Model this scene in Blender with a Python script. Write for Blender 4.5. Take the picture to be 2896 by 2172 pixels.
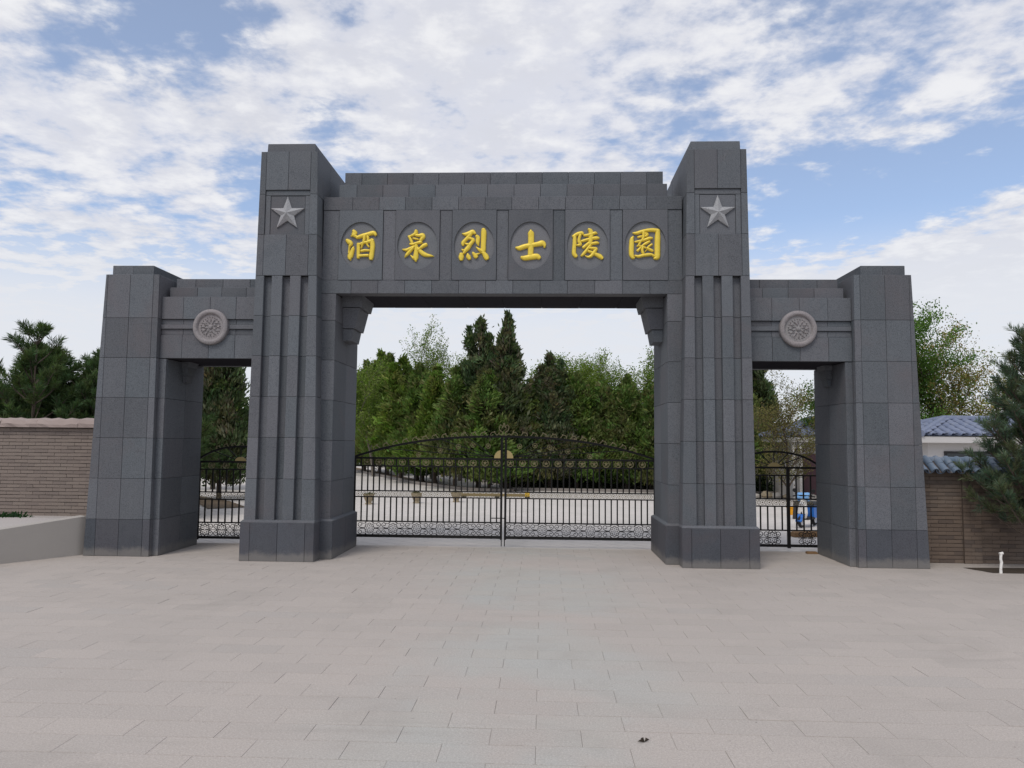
import bpy, math, random
import numpy as np
from mathutils import Vector, Matrix
random.seed(7)
S = bpy.context.scene
C = S.collection
for o in list(bpy.data.objects): bpy.data.objects.remove(o)

# ------------------------------------------------------------------ camera
YAW, PIT, ROL, FPX = math.radians(-2.3219), math.radians(4.4167), math.radians(0.5424), 2177.95
cd = bpy.data.cameras.new('camera'); cam = bpy.data.objects.new('camera', cd); C.objects.link(cam)
cd.sensor_fit = 'HORIZONTAL'; cd.sensor_width = 36.0; cd.lens = 36.0*FPX/2896.0
cd.clip_start = 0.05; cd.clip_end = 3000
fwd = Vector((math.sin(YAW)*math.cos(PIT), math.cos(YAW)*math.cos(PIT), math.sin(PIT)))
right = Vector((math.cos(YAW), -math.sin(YAW), 0)); up = right.cross(fwd)
r2 = right*math.cos(ROL) + up*math.sin(ROL); u2 = up*math.cos(ROL) - right*math.sin(ROL)
M = Matrix((r2, u2, -fwd)).transposed().to_4x4(); M.translation = Vector((0.681, -11.457, 1.8))
cam.matrix_world = M; S.camera = cam
S.render.resolution_x = 1024; S.render.resolution_y = 768

# ------------------------------------------------------------------ world: nishita sky with a broken cloud layer
W = bpy.data.worlds.new('World'); S.world = W; W.use_nodes = True
nt = W.node_tree; nt.nodes.clear()
class NB:
    def __init__(s, nt): s.nt = nt
    def n(s, t, **k):
        x = s.nt.nodes.new(t)
        for a, b in k.items(): setattr(x, a, b)
        return x
    def inp(s, node, i, v):
        if v is None: return
        if hasattr(v, 'is_linked') or isinstance(v, bpy.types.NodeSocket): s.nt.links.new(v, node.inputs[i])
        else: node.inputs[i].default_value = v
    def math(s, op, a, b=None, c=None, clamp=False):
        x = s.n('ShaderNodeMath', operation=op); x.use_clamp = clamp
        for i, v in enumerate((a, b, c)): s.inp(x, i, v)
        return x.outputs[0]
    def mix(s, f, a, b, blend='MIX'):
        x = s.n('ShaderNodeMix', data_type='RGBA', blend_type=blend)
        s.inp(x, 0, f); s.inp(x, 6, a); s.inp(x, 7, b)
        return x.outputs[2]
    def noise(s, vec, scale, detail=4, rough=.55, dist=0., out=0):
        x = s.n('ShaderNodeTexNoise')
        if vec is not None: s.inp(x, 'Vector', vec)
        x.inputs['Scale'].default_value = scale; x.inputs['Detail'].default_value = detail
        x.inputs['Roughness'].default_value = rough; x.inputs['Distortion'].default_value = dist
        return x.outputs[out]
    def ramp(s, f, a, b, smooth=True):
        x = s.n('ShaderNodeMapRange'); x.interpolation_type = 'SMOOTHSTEP' if smooth else 'LINEAR'
        s.inp(x, 0, f); s.inp(x, 1, a); s.inp(x, 2, b); x.inputs[3].default_value = 0; x.inputs[4].default_value = 1
        return x.outputs[0]
    def comb(s, x, y, z):
        c = s.n('ShaderNodeCombineXYZ'); s.inp(c, 0, x); s.inp(c, 1, y); s.inp(c, 2, z); return c.outputs[0]
b = NB(nt)
SUN_EL, SUN_AZ = math.radians(54), math.radians(-155)      # azimuth clockwise from +Y
sky = b.n('ShaderNodeTexSky', sky_type='NISHITA'); sky.sun_disc = False
sky.sun_elevation = SUN_EL; sky.sun_rotation = SUN_AZ; sky.altitude = 1400; sky.air_density = 1.0; sky.dust_density = 1.6; sky.ozone_density = 1.0
tc = b.n('ShaderNodeTexCoord'); sep = b.n('ShaderNodeSeparateXYZ'); nt.links.new(tc.outputs['Generated'], sep.inputs[0])
dx, dy, dz = sep.outputs
den = b.math('ADD', b.math('MAXIMUM', dz, 0.0), 0.10)
px = b.math('DIVIDE', dx, den); py = b.math('DIVIDE', dy, den)
# rolls of cloud run diagonally: rotate and stretch the layer
ca, sa = math.cos(math.radians(35)), math.sin(math.radians(35))
qx = b.math('ADD', b.math('MULTIPLY', px, ca), b.math('MULTIPLY', py, sa))
qy = b.math('SUBTRACT', b.math('MULTIPLY', py, ca), b.math('MULTIPLY', px, sa))
vec = b.comb(b.math('MULTIPLY', qx, 1.12), b.math('MULTIPLY', qy, 0.92), 3.7)
n_big = b.noise(vec, 1.1, 3, .5, .3)
n_mid = b.noise(vec, 4.3, 8, .60, .25)
n_fin = b.noise(b.comb(px, py, 9.1), 8.6, 6, .58, .1)
cov = b.math('ADD', b.math('ADD', b.math('MULTIPLY', n_big, .42), b.math('MULTIPLY', n_mid, .38)), b.math('MULTIPLY', n_fin, .56))
az = b.math('ARCTAN2', dx, dy); el = b.math('ARCSINE', dz)
def blob(a, e, sa_, se_, w):
    u = b.math('DIVIDE', b.math('SUBTRACT', az, a), sa_); v = b.math('DIVIDE', b.math('SUBTRACT', el, e), se_)
    r = b.math('ADD', b.math('MULTIPLY', u, u), b.math('MULTIPLY', v, v))
    return b.math('MULTIPLY', b.math('EXPONENT', b.math('MULTIPLY', r, -1.0)), w)
for g in [(-.50, .48, .15, .045, -.24), (-.52, .41, .09, .030, -.13), (-.285, .40, .035, .035, -.12), (.40, .285, .17, .045, -.24),
          (.62, .33, .12, .05, -.10), (.16, .44, .06, .03, -.06), (.33, .50, .08, .03, -.08), (-.48, .215, .12, .022, -.10), (-.36, .30, .05, .03, -.08),
          (-.05, .47, .30, .10, .07), (-.60, .34, .14, .06, .08), (.02, .40, .2, .05, .05), (.50, .17, .25, .06, .12), (.45, .44, .12, .05, .03)]:
    cov = b.math('ADD', cov, blob(*g))
mask = b.ramp(cov, .535, .715)
low = b.ramp(dz, .28, .14)                        # the layer closes up towards the horizon
mask = b.math('MAXIMUM', mask, b.math('MULTIPLY', low, .96))
thick = b.ramp(b.math('ADD', b.math('MULTIPLY', n_mid, .6), b.math('MULTIPLY', n_big, .5)), .46, .72)
ccol = b.mix(thick, (7.3, 7.45, 8.2, 1), (7.0, 7.1, 7.7, 1))
ccol = b.mix(b.ramp(b.math('ADD', b.math('MULTIPLY', n_fin, .7), b.math('MULTIPLY', n_mid, .3)), .46, .66), ccol, (8.9, 8.9, 9.1, 1))
hz = b.mix(low, ccol, (7.8, 7.95, 8.4, 1))
skyc = b.mix(.24, b.mix(1.0, sky.outputs[0], (1.56, 1.68, 1.78, 1), 'MULTIPLY'), (7.0, 7.2, 7.8, 1))
col = b.mix(b.math('MULTIPLY', mask, .95), skyc, hz)
bg = b.n('ShaderNodeBackground'); nt.links.new(col, bg.inputs[0]); bg.inputs[1].default_value = 0.1
wo = b.n('ShaderNodeOutputWorld'); nt.links.new(bg.outputs[0], wo.inputs[0])

# ------------------------------------------------------------------ sun (veiled by cloud)
sl = bpy.data.lights.new('sun', 'SUN'); sl.energy = 1.7; sl.angle = math.radians(22); sl.color = (1.0, .94, .86)
sun = bpy.data.objects.new('sun', sl); C.objects.link(sun)
sd = Vector((math.sin(SUN_AZ)*math.cos(SUN_EL), math.cos(SUN_AZ)*math.cos(SUN_EL), math.sin(SUN_EL)))
sun.rotation_euler = sd.to_track_quat('Z', 'Y').to_euler(); sun.location = (0, -5, 30)
vs = S.view_settings; vs.view_transform = 'Standard'; vs.look = 'None'; vs.exposure = 0.0; vs.gamma = 1.0; vs.use_curve_mapping = False

# ------------------------------------------------------------------ materials
MATS = {}
def mat(name, fn):
    m = bpy.data.materials.new(name); m.use_nodes = True; nt = m.node_tree; nt.nodes.clear()
    b = NB(nt); out = b.n('ShaderNodeOutputMaterial'); sh = fn(b); nt.links.new(sh, out.inputs[0]); MATS[name] = m; return m
def pbsdf(b, col, rough=.7, bump=None, strength=.2, dist=.01, metal=0., spec=.3):
    p = b.n('ShaderNodeBsdfPrincipled'); b.inp(p, 'Base Color', col); b.inp(p, 'Roughness', rough); b.inp(p, 'Metallic', metal)
    p.inputs['Specular IOR Level'].default_value = spec
    if bump is not None:
        bn = b.n('ShaderNodeBump'); bn.inputs['Strength'].default_value = strength; bn.inputs['Distance'].default_value = dist
        b.inp(bn, 'Height', bump); b.nt.links.new(bn.outputs[0], p.inputs['Normal'])
    return p.outputs[0]
def geo(b): return b.n('ShaderNodeNewGeometry')
def rnd(b):
    a = b.n('ShaderNodeObjectInfo').outputs['Random']; c = geo(b).outputs['Random Per Island']
    return b.math('FRACT', b.math('ADD', a, c))
def V(r, g, bl): return (r, g, bl, 1)

def granite(base, tint, lo, hi, speck=.35, rough=.66, spec=.16):
    kk = base[1]/.154
    def f(b):
        pos = geo(b).outputs['Position']; r = rnd(b)
        c = b.mix(r, base, tint)
        k = b.n('ShaderNodeMapRange'); b.inp(k, 0, b.math('FRACT', b.math('MULTIPLY', r, 7.31))); k.inputs[3].default_value = lo; k.inputs[4].default_value = hi
        c = b.mix(1.0, c, b.comb(k.outputs[0], k.outputs[0], k.outputs[0]), 'MULTIPLY')
        fine = b.noise(pos, 75, 4, .85); big = b.noise(pos, 1.3, 5, .6, .4)
        # faint vertical rain streaks
        st = b.n('ShaderNodeMapping'); b.inp(st, 0, pos); st.inputs['Scale'].default_value = (9, 9, .55)
        strk = b.ramp(b.noise(st.outputs[0], 1.6, 5, .65), .42, .75)
        c = b.mix(b.math('MULTIPLY', b.math('SUBTRACT', fine, .5), speck), c, V(.5*min(1, kk), .5*min(1, kk), .52*min(1, kk)))
        c = b.mix(b.ramp(fine, .52, .32), c, b.mix(.75, c, V(.03, .03, .035)))
        c = b.mix(b.math('MULTIPLY', b.ramp(big, .40, .75), .22), c, V(.178*kk, .184*kk, .197*kk))
        c = b.mix(b.math('MULTIPLY', strk, .05), c, V(.28*kk, .29*kk, .30*kk))
        # weathering: warm blotches, pale drips, dust splashed on the lowest half metre
        blot = b.ramp(b.noise(pos, .75, 6, .68, .8), .52, .72); c = b.mix(b.math('MULTIPLY', blot, .34), c, V(.168*kk, .142*kk, .150*kk))
        dk = b.ramp(b.noise(pos, 2.6, 5, .7, .5), .54, .74); c = b.mix(b.math('MULTIPLY', dk, .30), c, V(.075*kk, .085*kk, .10*kk))
        mp2 = b.n('ShaderNodeMapping'); b.inp(mp2, 0, pos); mp2.inputs['Scale'].default_value = (16, 16, .8); mp2.inputs['Location'].default_value = (3.1, 1.7, .4)
        drip = b.ramp(b.noise(mp2.outputs[0], 1.0, 4, .6), .70, .80); c = b.mix(b.math('MULTIPLY', drip, .22), c, V(.36*kk, .36*kk, .36*kk))
        sz = b.n('ShaderNodeSeparateXYZ'); b.nt.links.new(pos, sz.inputs[0]); dust = b.math('MULTIPLY', b.ramp(b.math('SUBTRACT', sz.outputs[2], b.math('MULTIPLY', b.noise(pos, 5, 4, .7), .22)), .06, -.06), .45)
        c = b.mix(dust, c, V(.27, .25, .225))
        return pbsdf(b, c, rough, fine, .25, .003, 0., spec)
    return f
mat('granite', granite(V(.114, .129, .145), V(.130, .133, .148), .82, 1.14, .5))
mat('granite_soffit_shade', granite(V(.040, .040, .047), V(.044, .042, .05), .95, 1.05, .1, .9, .0))  # same granite darkened for the soffits: underside shade painted into the colour
mat('granite_base', granite(V(.076, .086, .102), V(.086, .086, .100), .88, 1.1))
mat('granite_disc', granite(V(.168, .178, .192), V(.178, .178, .192), .97, 1.03, .2))
mat('granite_star', granite(V(.34, .35, .365), V(.35, .35, .36), .97, 1.03, .2))
mat('granite_medallion', granite(V(.27, .26, .26), V(.285, .26, .262), .95, 1.05, .25))
mat('joint', lambda b: pbsdf(b, V(.035, .036, .04), .95))
def gold(b):
    pos = geo(b).outputs['Position']; n = b.noise(pos, 9, 4, .6)
    w = b.ramp(b.noise(pos, 26, 5, .7), .56, .74); c = b.mix(n, V(.74, .53, .045), V(.86, .67, .09))
    return pbsdf(b, b.mix(b.math('MULTIPLY', w, .45), c, V(.42, .28, .03)), .42, n, .25, .012, .12, .4)
mat('gold_paint', gold)
def pave(b):
    g = geo(b); pos = g.outputs['Position']; r = rnd(b)
    sp = b.n('ShaderNodeSeparateXYZ'); b.nt.links.new(pos, sp.inputs[0])
    big = b.noise(pos, .45, 4, .6, .3); lane = b.ramp(b.math('ABSOLUTE', b.math('SUBTRACT', sp.outputs[0], .55)), 1.9, .5)
    f2 = b.math('MULTIPLY', b.math('MULTIPLY', lane, b.ramp(big, .38, .58)), .75)
    c = b.mix(r, V(.402, .362, .330), V(.436, .390, .354))
    c = b.mix(f2, c, b.mix(b.math('FRACT', b.math('MULTIPLY', r, 5.7)), V(.415, .405, .368), V(.395, .408, .388)))
    c = b.mix(b.math('MULTIPLY', b.ramp(b.math('FRACT', b.math('MULTIPLY', r, 13.3)), .90, .99), .4), c, V(.36, .34, .32))
    fine = b.noise(pos, 130, 3, .8); med = b.noise(pos, 75, 3, .8); st = b.noise(pos, .9, 6, .65, .6)
    c = b.mix(b.math('MULTIPLY', b.ramp(fine, .50, .70), .42), c, V(.56, .53, .51))
    c = b.mix(b.math('MULTIPLY', b.ramp(fine, .48, .30), .55), c, V(.20, .18, .175))
    c = b.mix(b.math('MULTIPLY', b.ramp(med, .50, .66), .38), c, V(.28, .25, .235))
    c = b.mix(b.math('MULTIPLY', b.ramp(med, .48, .34), .40), c, V(.62, .58, .55))
    c = b.mix(b.math('MULTIPLY', b.ramp(st, .5, .75), .36), c, V(.315, .288, .262))
    mk = b.n('ShaderNodeMapping'); b.inp(mk, 0, pos); mk.inputs['Scale'].default_value = (.35, 1.7, 1); mk.inputs['Rotation'].default_value = (0, 0, .12)
    c = b.mix(b.math('MULTIPLY', b.ramp(b.noise(mk.outputs[0], 1.1, 6, .7, .5), .56, .72), .30), c, V(.30, .275, .25))
    c = b.mix(b.math('MULTIPLY', b.ramp(b.noise(pos, 16, 2, .5), .745, .79), .6), c, V(.16, .14, .125))
    return pbsdf(b, c, .8, fine, .3, .002, 0., .25)
mat('paving', pave)
mat('paving_joint', lambda b: pbsdf(b, b.mix(b.noise(geo(b).outputs['Position'], 1.7, 4, .7), V(.19, .175, .16), V(.42, .385, .355)), .95))
def inner(b):
    pos = geo(b).outputs['Position']
    mp = b.n('ShaderNodeMapping'); b.inp(mp, 0, pos); mp.inputs['Rotation'].default_value = (0, 0, math.radians(45))
    br = b.n('ShaderNodeTexBrick'); b.inp(br, 'Vector', mp.outputs[0]); br.inputs['Scale'].default_value = 1
    br.inputs['Color1'].default_value = V(.62, .575, .54); br.inputs['Color2'].default_value = V(.59, .555, .52); br.inputs['Mortar'].default_value = V(.40, .37, .35)
    br.inputs['Mortar Size'].default_value = .008; br.inputs['Brick Width'].default_value = .6; br.inputs['Row Height'].default_value = .3
    n = b.noise(pos, .5, 5, .6, .4); fine = b.noise(pos, 120, 2, .7)
    c = b.mix(b.math('MULTIPLY', b.ramp(n, .4, .7), .5), br.outputs[0], V(.47, .45, .41))
    c = b.mix(b.math('MULTIPLY', b.ramp(b.noise(pos, 1.7, 6, .7, .8), .55, .72), .3), c, V(.38, .35, .32))
    c = b.mix(b.math('MULTIPLY', fine, .2), c, V(.42, .40, .38))
    return pbsdf(b, c, .85, fine, .2, .003)
mat('inner_paving', inner)
def soil(c0, c1):
    def f(b):
        pos = geo(b).outputs['Position']; n = b.noise(pos, 2.2, 6, .7, .3); fi = b.noise(pos, 40, 4, .75)
        return pbsdf(b, b.mix(b.math('MULTIPLY', fi, .5), b.mix(n, c0, c1), V(.05, .04, .03)), .95, fi, .6, .03)
    return f
mat('soil', soil(V(.16, .115, .075), V(.22, .165, .11)))
mat('earth', soil(V(.13, .11, .08), V(.10, .11, .06)))
mat('dark_soil', soil(V(.05, .04, .03), V(.08, .06, .045)))
def concrete(c0, c1):
    def f(b):
        pos = geo(b).outputs['Position']; n = b.noise(pos, 1.4, 6, .65, .4); fi = b.noise(pos, 90, 3, .7)
        c = b.mix(n, c0, c1); c = b.mix(b.math('MULTIPLY', fi, .35), c, V(.22, .2, .19))
        return pbsdf(b, c, .85, fi, .25, .004)
    return f
mat('low_wall', concrete(V(.40, .375, .345), V(.46, .43, .395)))
mat('terrace', concrete(V(.42, .39, .375), V(.49, .455, .435)))
mat('kerb', concrete(V(.20, .18, .165), V(.28, .25, .23)))
mat('coping', concrete(V(.31, .245, .225), V(.39, .31, .28)))
mat('rubble', concrete(V(.36, .33, .29), V(.46, .43, .40)))
mat('rubble_brown', concrete(V(.30, .24, .15), V(.40, .33, .22)))
mat('house_wall', concrete(V(.54, .53, .525), V(.62, .605, .595)))
mat('white_paint', lambda b: pbsdf(b, b.mix(b.ramp(b.noise(geo(b).outputs['Position'], 30, 4, .7), .5, .75), V(.78, .76, .73), V(.45, .40, .35)), .7))
def brick(c0, c1, c2):
    def f(b):
        pos = geo(b).outputs['Position']; r = rnd(b); fi = b.noise(pos, 60, 4, .7); big = b.noise(pos, 1.1, 5, .6, .3)
        c = b.mix(r, c0, c1); c = b.mix(b.ramp(b.math('FRACT', b.math('MULTIPLY', r, 9.7)), .6, .95), c, c2)
        c = b.mix(b.math('MULTIPLY', fi, .35), c, V(.06, .05, .045)); c = b.mix(b.math('MULTIPLY', b.ramp(big, .45, .75), .3), c, V(.24, .21, .18))
        return pbsdf(b, c, .9, fi, .5, .006)
    return f
mat('brick_tan', brick(V(.245, .20, .175), V(.265, .218, .190), V(.22, .18, .16)))
mat('brick_brown', brick(V(.150, .112, .088), V(.18, .135, .105), V(.115, .088, .074)))
mat('mortar_tan', lambda b: pbsdf(b, b.mix(b.noise(geo(b).outputs['Position'], 8, 4, .7), V(.085, .07, .062), V(.13, .11, .095)), .95))
mat('mortar_brown', lambda b: pbsdf(b, b.mix(b.noise(geo(b).outputs['Position'], 8, 4, .7), V(.085, .065, .055), V(.14, .11, .09)), .95))
def tile(c0, c1):
    def f(b):
        pos = geo(b).outputs['Position']; r = rnd(b); n = b.noise(pos, 7, 5, .6)
        c = b.mix(r, c0, c1); c = b.mix(b.math('MULTIPLY', b.ramp(n, .45, .75), .4), c, V(.30, .31, .33))
        return pbsdf(b, c, .5, n, .2, .01, 0., .4)
    return f
mat('tile_blue', tile(V(.115, .165, .235), V(.15, .195, .265)))
mat('tile_grey', tile(V(.145, .175, .265), V(.18, .21, .30)))
mat('tile_orange', tile(V(.50, .19, .09), V(.55, .24, .12)))
def iron(b):
    pos = geo(b).outputs['Position']; n = b.noise(pos, 14, 4, .6)
    return pbsdf(b, b.mix(n, V(.008, .008, .009), V(.014, .013, .012)), .6, n, .1, .002, .0, .2)
mat('iron', iron)
def brass(b):
    pos = geo(b).outputs['Position']; n = b.noise(pos, 22, 5, .65)
    return pbsdf(b, b.mix(n, V(.27, .225, .12), V(.18, .155, .095)), .55, n, .2, .004, .15, .3)
mat('brass', brass)
mat('sun_plate', lambda b: pbsdf(b, b.mix(b.noise(geo(b).outputs['Position'], 11, 4, .6), V(.50, .39, .17), V(.38, .29, .13)), .5, None, 0, 0, .0, .3))
mat('bronze', lambda b: pbsdf(b, b.mix(b.noise(geo(b).outputs['Position'], 22, 4, .6), V(.085, .062, .03), V(.05, .038, .022)), .5, None, 0, 0, .3, .4))
def bark(c0, c1):
    def f(b):
        pos = geo(b).outputs['Position']; mp = b.n('ShaderNodeMapping'); b.inp(mp, 0, pos); mp.inputs['Scale'].default_value = (14, 14, 2.5)
        n = b.noise(mp.outputs[0], 1.5, 5, .65, .5)
        return pbsdf(b, b.mix(n, c0, c1), .9, n, .7, .03)
    return f
mat('bark', bark(V(.05, .038, .03), V(.13, .10, .08)))
mat('bark_pale', bark(V(.14, .12, .10), V(.24, .21, .18)))
def leaf(b):
    at = b.n('ShaderNodeAttribute'); at.attribute_name = 'Col'; c = at.outputs['Color']
    d = b.n('ShaderNodeBsdfDiffuse'); b.inp(d, 0, c); t = b.n('ShaderNodeBsdfTranslucent')
    b.inp(t, 0, b.mix(1.0, c, V(1.15, 1.25, .6), 'MULTIPLY'))
    m = b.n('ShaderNodeMixShader'); m.inputs[0].default_value = .3; b.nt.links.new(d.outputs[0], m.inputs[1]); b.nt.links.new(t.outputs[0], m.inputs[2])
    return m.outputs[0]
mat('leaf', leaf)
mat('glass', lambda b: pbsdf(b, V(.02, .025, .03), .08, None, 0, 0, 0, .6))
mat('window_frame', lambda b: pbsdf(b, V(.03, .028, .03), .5))
mat('plum_door', lambda b: pbsdf(b, V(.075, .04, .05), .5))
mat('blue_plastic', lambda b: pbsdf(b, b.mix(b.noise(geo(b).outputs['Position'], 9, 3, .5), V(.015, .13, .50), V(.02, .18, .60)), .35, None, 0, 0, 0, .5))
mat('lightblue_cloth', lambda b: pbsdf(b, b.mix(b.noise(geo(b).outputs['Position'], 24, 4, .6), V(.10, .30, .66), V(.30, .52, .80)), .7))
mat('rubber', lambda b: pbsdf(b, V(.018, .018, .019), .7))
mat('alloy', lambda b: pbsdf(b, V(.62, .62, .63), .4, None, 0, 0, .3))
mat('seat_black', lambda b: pbsdf(b, V(.025, .025, .027), .55))
mat('orange_plastic', lambda b: pbsdf(b, b.mix(b.noise(geo(b).outputs['Position'], 12, 3, .5), V(.78, .36, .01), V(.70, .30, .012)), .45))
mat('yellow_paint', lambda b: pbsdf(b, b.mix(b.noise(geo(b).outputs['Position'], 6, 4, .6), V(.66, .42, .02), V(.50, .31, .03)), .55))
mat('dull_yellow', lambda b: pbsdf(b, b.mix(b.noise(geo(b).outputs['Position'], 9, 5, .65), V(.27, .20, .085), V(.16, .12, .06)), .7))
mat('wood', bark(V(.17, .10, .05), V(.28, .17, .085)))
mat('dead_leaf', lambda b: pbsdf(b, V(.05, .038, .028), .9))

# ------------------------------------------------------------------ mesh helpers
class MB:
    def __init__(s): s.v = []; s.f = []
    def add(s, vs, fs):
        n = len(s.v); s.v += [tuple(p) for p in vs]; s.f += [tuple(i+n for i in f) for f in fs]; return s
    def hexa(s, p):   # 4 bottom ccw, 4 top ccw
        return s.add(p, [(3, 2, 1, 0), (4, 5, 6, 7), (0, 1, 5, 4), (1, 2, 6, 5), (2, 3, 7, 6), (3, 0, 4, 7)])
    def box(s, x0, x1, y0, y1, z0, z1):
        if x0 > x1: x0, x1 = x1, x0
        return s.hexa([(x0, y0, z0), (x1, y0, z0), (x1, y1, z0), (x0, y1, z0), (x0, y0, z1), (x1, y0, z1), (x1, y1, z1), (x0, y1, z1)])
    def frus(s, a, bq, z0, z1):   # a, bq = (x0,x1,y0,y1) at bottom / top
        def q(r, z):
            x0, x1 = sorted(r[:2]); return [(x0, r[2], z), (x1, r[2], z), (x1, r[3], z), (x0, r[3], z)]
        return s.hexa(q(a, z0)+q(bq, z1))
    def cbox(s, x0, x1, y0, y1, z0, z1, c):  # box with chamfered top and vertical edges kept cheap
        if x0 > x1: x0, x1 = x1, x0
        s.frus((x0, x1, y0, y1), (x0, x1, y0, y1), z0, z1-c); return s.frus((x0, x1, y0, y1), (x0+c, x1-c, y0+c, y1-c), z1-c, z1)
    def tube(s, pts, rad, n=8, caps=True):
        pts = [Vector(p) for p in pts]; k = len(pts)
        if not hasattr(rad, '__len__'): rad = [rad]*k
        rings = []; ref = None
        for i, p in enumerate(pts):
            d = (pts[min(i+1, k-1)]-pts[max(i-1, 0)]).normalized()
            if ref is None:
                ref = Vector((0, 0, 1)) if abs(d.z) < .9 else Vector((0, 1, 0))
            a = d.cross(ref).normalized(); c = d.cross(a).normalized(); ref = -c if False else ref
            rings.append([p+(a*math.cos(2*math.pi*j/n)+c*math.sin(2*math.pi*j/n))*rad[i] for j in range(n)])
        o = len(s.v)
        for r in rings: s.v += [tuple(q) for q in r]
        for i in range(k-1):
            for j in range(n):
                a0 = o+i*n+j; a1 = o+i*n+(j+1) % n
                s.f.append((a0, a1, a1+n, a0+n))
        if caps:
            s.f.append(tuple(o+j for j in range(n))[::-1]); s.f.append(tuple(o+(k-1)*n+j for j in range(n)))
        return s
    def lathe(s, prof, n=24, c=(0, 0, 0), axis='Z'):
        o = len(s.v); k = len(prof)
        for r, z in prof:
            for j in range(n):
                t = 2*math.pi*j/n; x, y = r*math.cos(t), r*math.sin(t)
                if axis == 'Z': q = (x, y, z)
                elif axis == 'Y': q = (x, -z, y)
                else: q = (z, x, y)
                s.v.append((q[0]+c[0], q[1]+c[1], q[2]+c[2]))
        for i in range(k-1):
            for j in range(n):
                a0 = o+i*n+j; a1 = o+i*n+(j+1) % n; s.f.append((a0, a1, a1+n, a0+n))
        return s
    def ring(s, c, R, r, n=16, m=5):  # torus in the XZ plane
        o = len(s.v)
        for i in range(n):
            t = 2*math.pi*i/n
            for j in range(m):
                p = 2*math.pi*j/m; q = R+r*math.cos(p)
                s.v.append((c[0]+q*math.cos(t), c[1]+r*math.sin(p), c[2]+q*math.sin(t)))
        for i in range(n):
            for j in range(m):
                a = o+i*m+j; d = o+i*m+(j+1) % m; e = o+((i+1) % n)*m+j; g = o+((i+1) % n)*m+(j+1) % m
                s.f.append((a, e, g, d))
        return s
    def mesh(s, name, m):
        me = bpy.data.meshes.new(name); me.from_pydata(s.v, [], s.f)
        ms = m if isinstance(m, (list, tuple)) else [m]
        for q in ms: me.materials.append(MATS[q])
        import bmesh
        bm = bmesh.new(); bm.from_mesh(me); bmesh.ops.recalc_face_normals(bm, faces=bm.faces); bm.to_mesh(me); bm.free()
        return me
    def build(s, name, m, parent=None, smooth=False):
        me = s.mesh(name, m)
        if smooth: me.polygons.foreach_set('use_smooth', [True]*len(me.polygons))
        return link(name, me, parent)
def link(name, me, parent=None, loc=None, rz=None):
    o = bpy.data.objects.new(name, me); C.objects.link(o)
    if parent is not None: o.parent = parent
    if loc is not None: o.location = loc
    if rz is not None: o.rotation_euler = (0, 0, rz)
    return o
def tag(o, label=None, cat=None, group=None, kind=None):
    if label: o['label'] = label
    if cat: o['category'] = cat
    if group: o['group'] = group
    if kind: o['kind'] = kind
    return o
def thing(name, label, cat, loc=(0, 0, 0), rz=0, group=None):
    o = bpy.data.objects.new(name, None); C.objects.link(o); o.location = loc; o.rotation_euler = (0, 0, rz); o.empty_display_size = .2
    return tag(o, label, cat, group)
def copy_tree(o, parent=None):
    c = o.copy(); C.objects.link(c); c.parent = parent
    for ch in o.children: copy_tree(ch, c)
    return c

def slab(name, quad, out, parent, m='granite', depth=.035, gap=.004, ch=.004, jit=.0012):
    """one cladding slab: quad = 4 corners in order on the face, out = outward direction"""
    P = [Vector(p) for p in quad]; n = (P[1]-P[0]).cross(P[3]-P[0]).normalized()
    if n.dot(Vector(out)) < 0: P = [P[0], P[3], P[2], P[1]]; n = -n
    cen = sum(P, Vector())/4; off = n*random.uniform(-jit, jit)
    def ins(d):
        r = []
        for i in range(4):
            e1 = (P[(i+1) % 4]-P[i]).normalized(); e0 = (P[i-1]-P[i]).normalized(); r.append(P[i]+(e1+e0)*d)
        return r
    A = [p+off for p in ins(gap/2+ch)]; B = [p+off-n*ch for p in ins(gap/2)]; D = [p-n*depth for p in ins(gap/2)]
    mb = MB(); mb.add(A+B+D, [(0, 1, 2, 3)]+[(4+i, 4+(i+1) % 4, (i+1) % 4, i) for i in range(4)]+[(8+i, 8+(i+1) % 4, 4+(i+1) % 4, 4+i) for i in range(4)]+[(11, 10, 9, 8)])
    return mb.build(name, m, parent)
def L(v): return v if callable(v) else (lambda z: v)

# ================================================================== SETTING
mb = MB(); mb.add([(-600, -80, -.06), (600, -80, -.06), (600, 900, -.06), (-600, 900, -.06)], [(0, 1, 2, 3)])
tag(mb.build('ground', 'earth'), kind='structure')
# forecourt: bedding sheet with individual granite pavers on it
PY0, PY1, PX0, PX1 = -10.2, 2.15, -15.0, 17.0
mb = MB(); mb.add([(PX0-8, PY0-10, -.0042), (PX1+8, PY0-10, -.0042), (PX1+8, PY1, -.0042), (PX0-8, PY1, -.0042)], [(0, 1, 2, 3)])
court = tag(mb.build('pavement', 'paving_joint'), kind='structure')
TL, TW = .56, .267
def paver_verts(cx, cy, w, d, z, tx, ty):
    g, c = random.choice((.0006, .001, .0014, .0018)), .0012; h = random.uniform(.0012, .0032); x0, x1, y0, y1 = -w/2+g, w/2-g, -d/2+h, d/2-h
    def q(x, y, zz): return (cx+x, cy+y, zz+tx*x+ty*y)
    return [q(x0, y0, z-.03), q(x1, y0, z-.03), q(x1, y1, z-.03), q(x0, y1, z-.03), q(x0, y0, z-.003), q(x1, y0, z-.003), q(x1, y1, z-.003), q(x0, y1, z-.003),
            q(x0+c, y0+c, z), q(x1-c, y0+c, z), q(x1-c, y1-c, z), q(x0+c, y1-c, z)]
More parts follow.
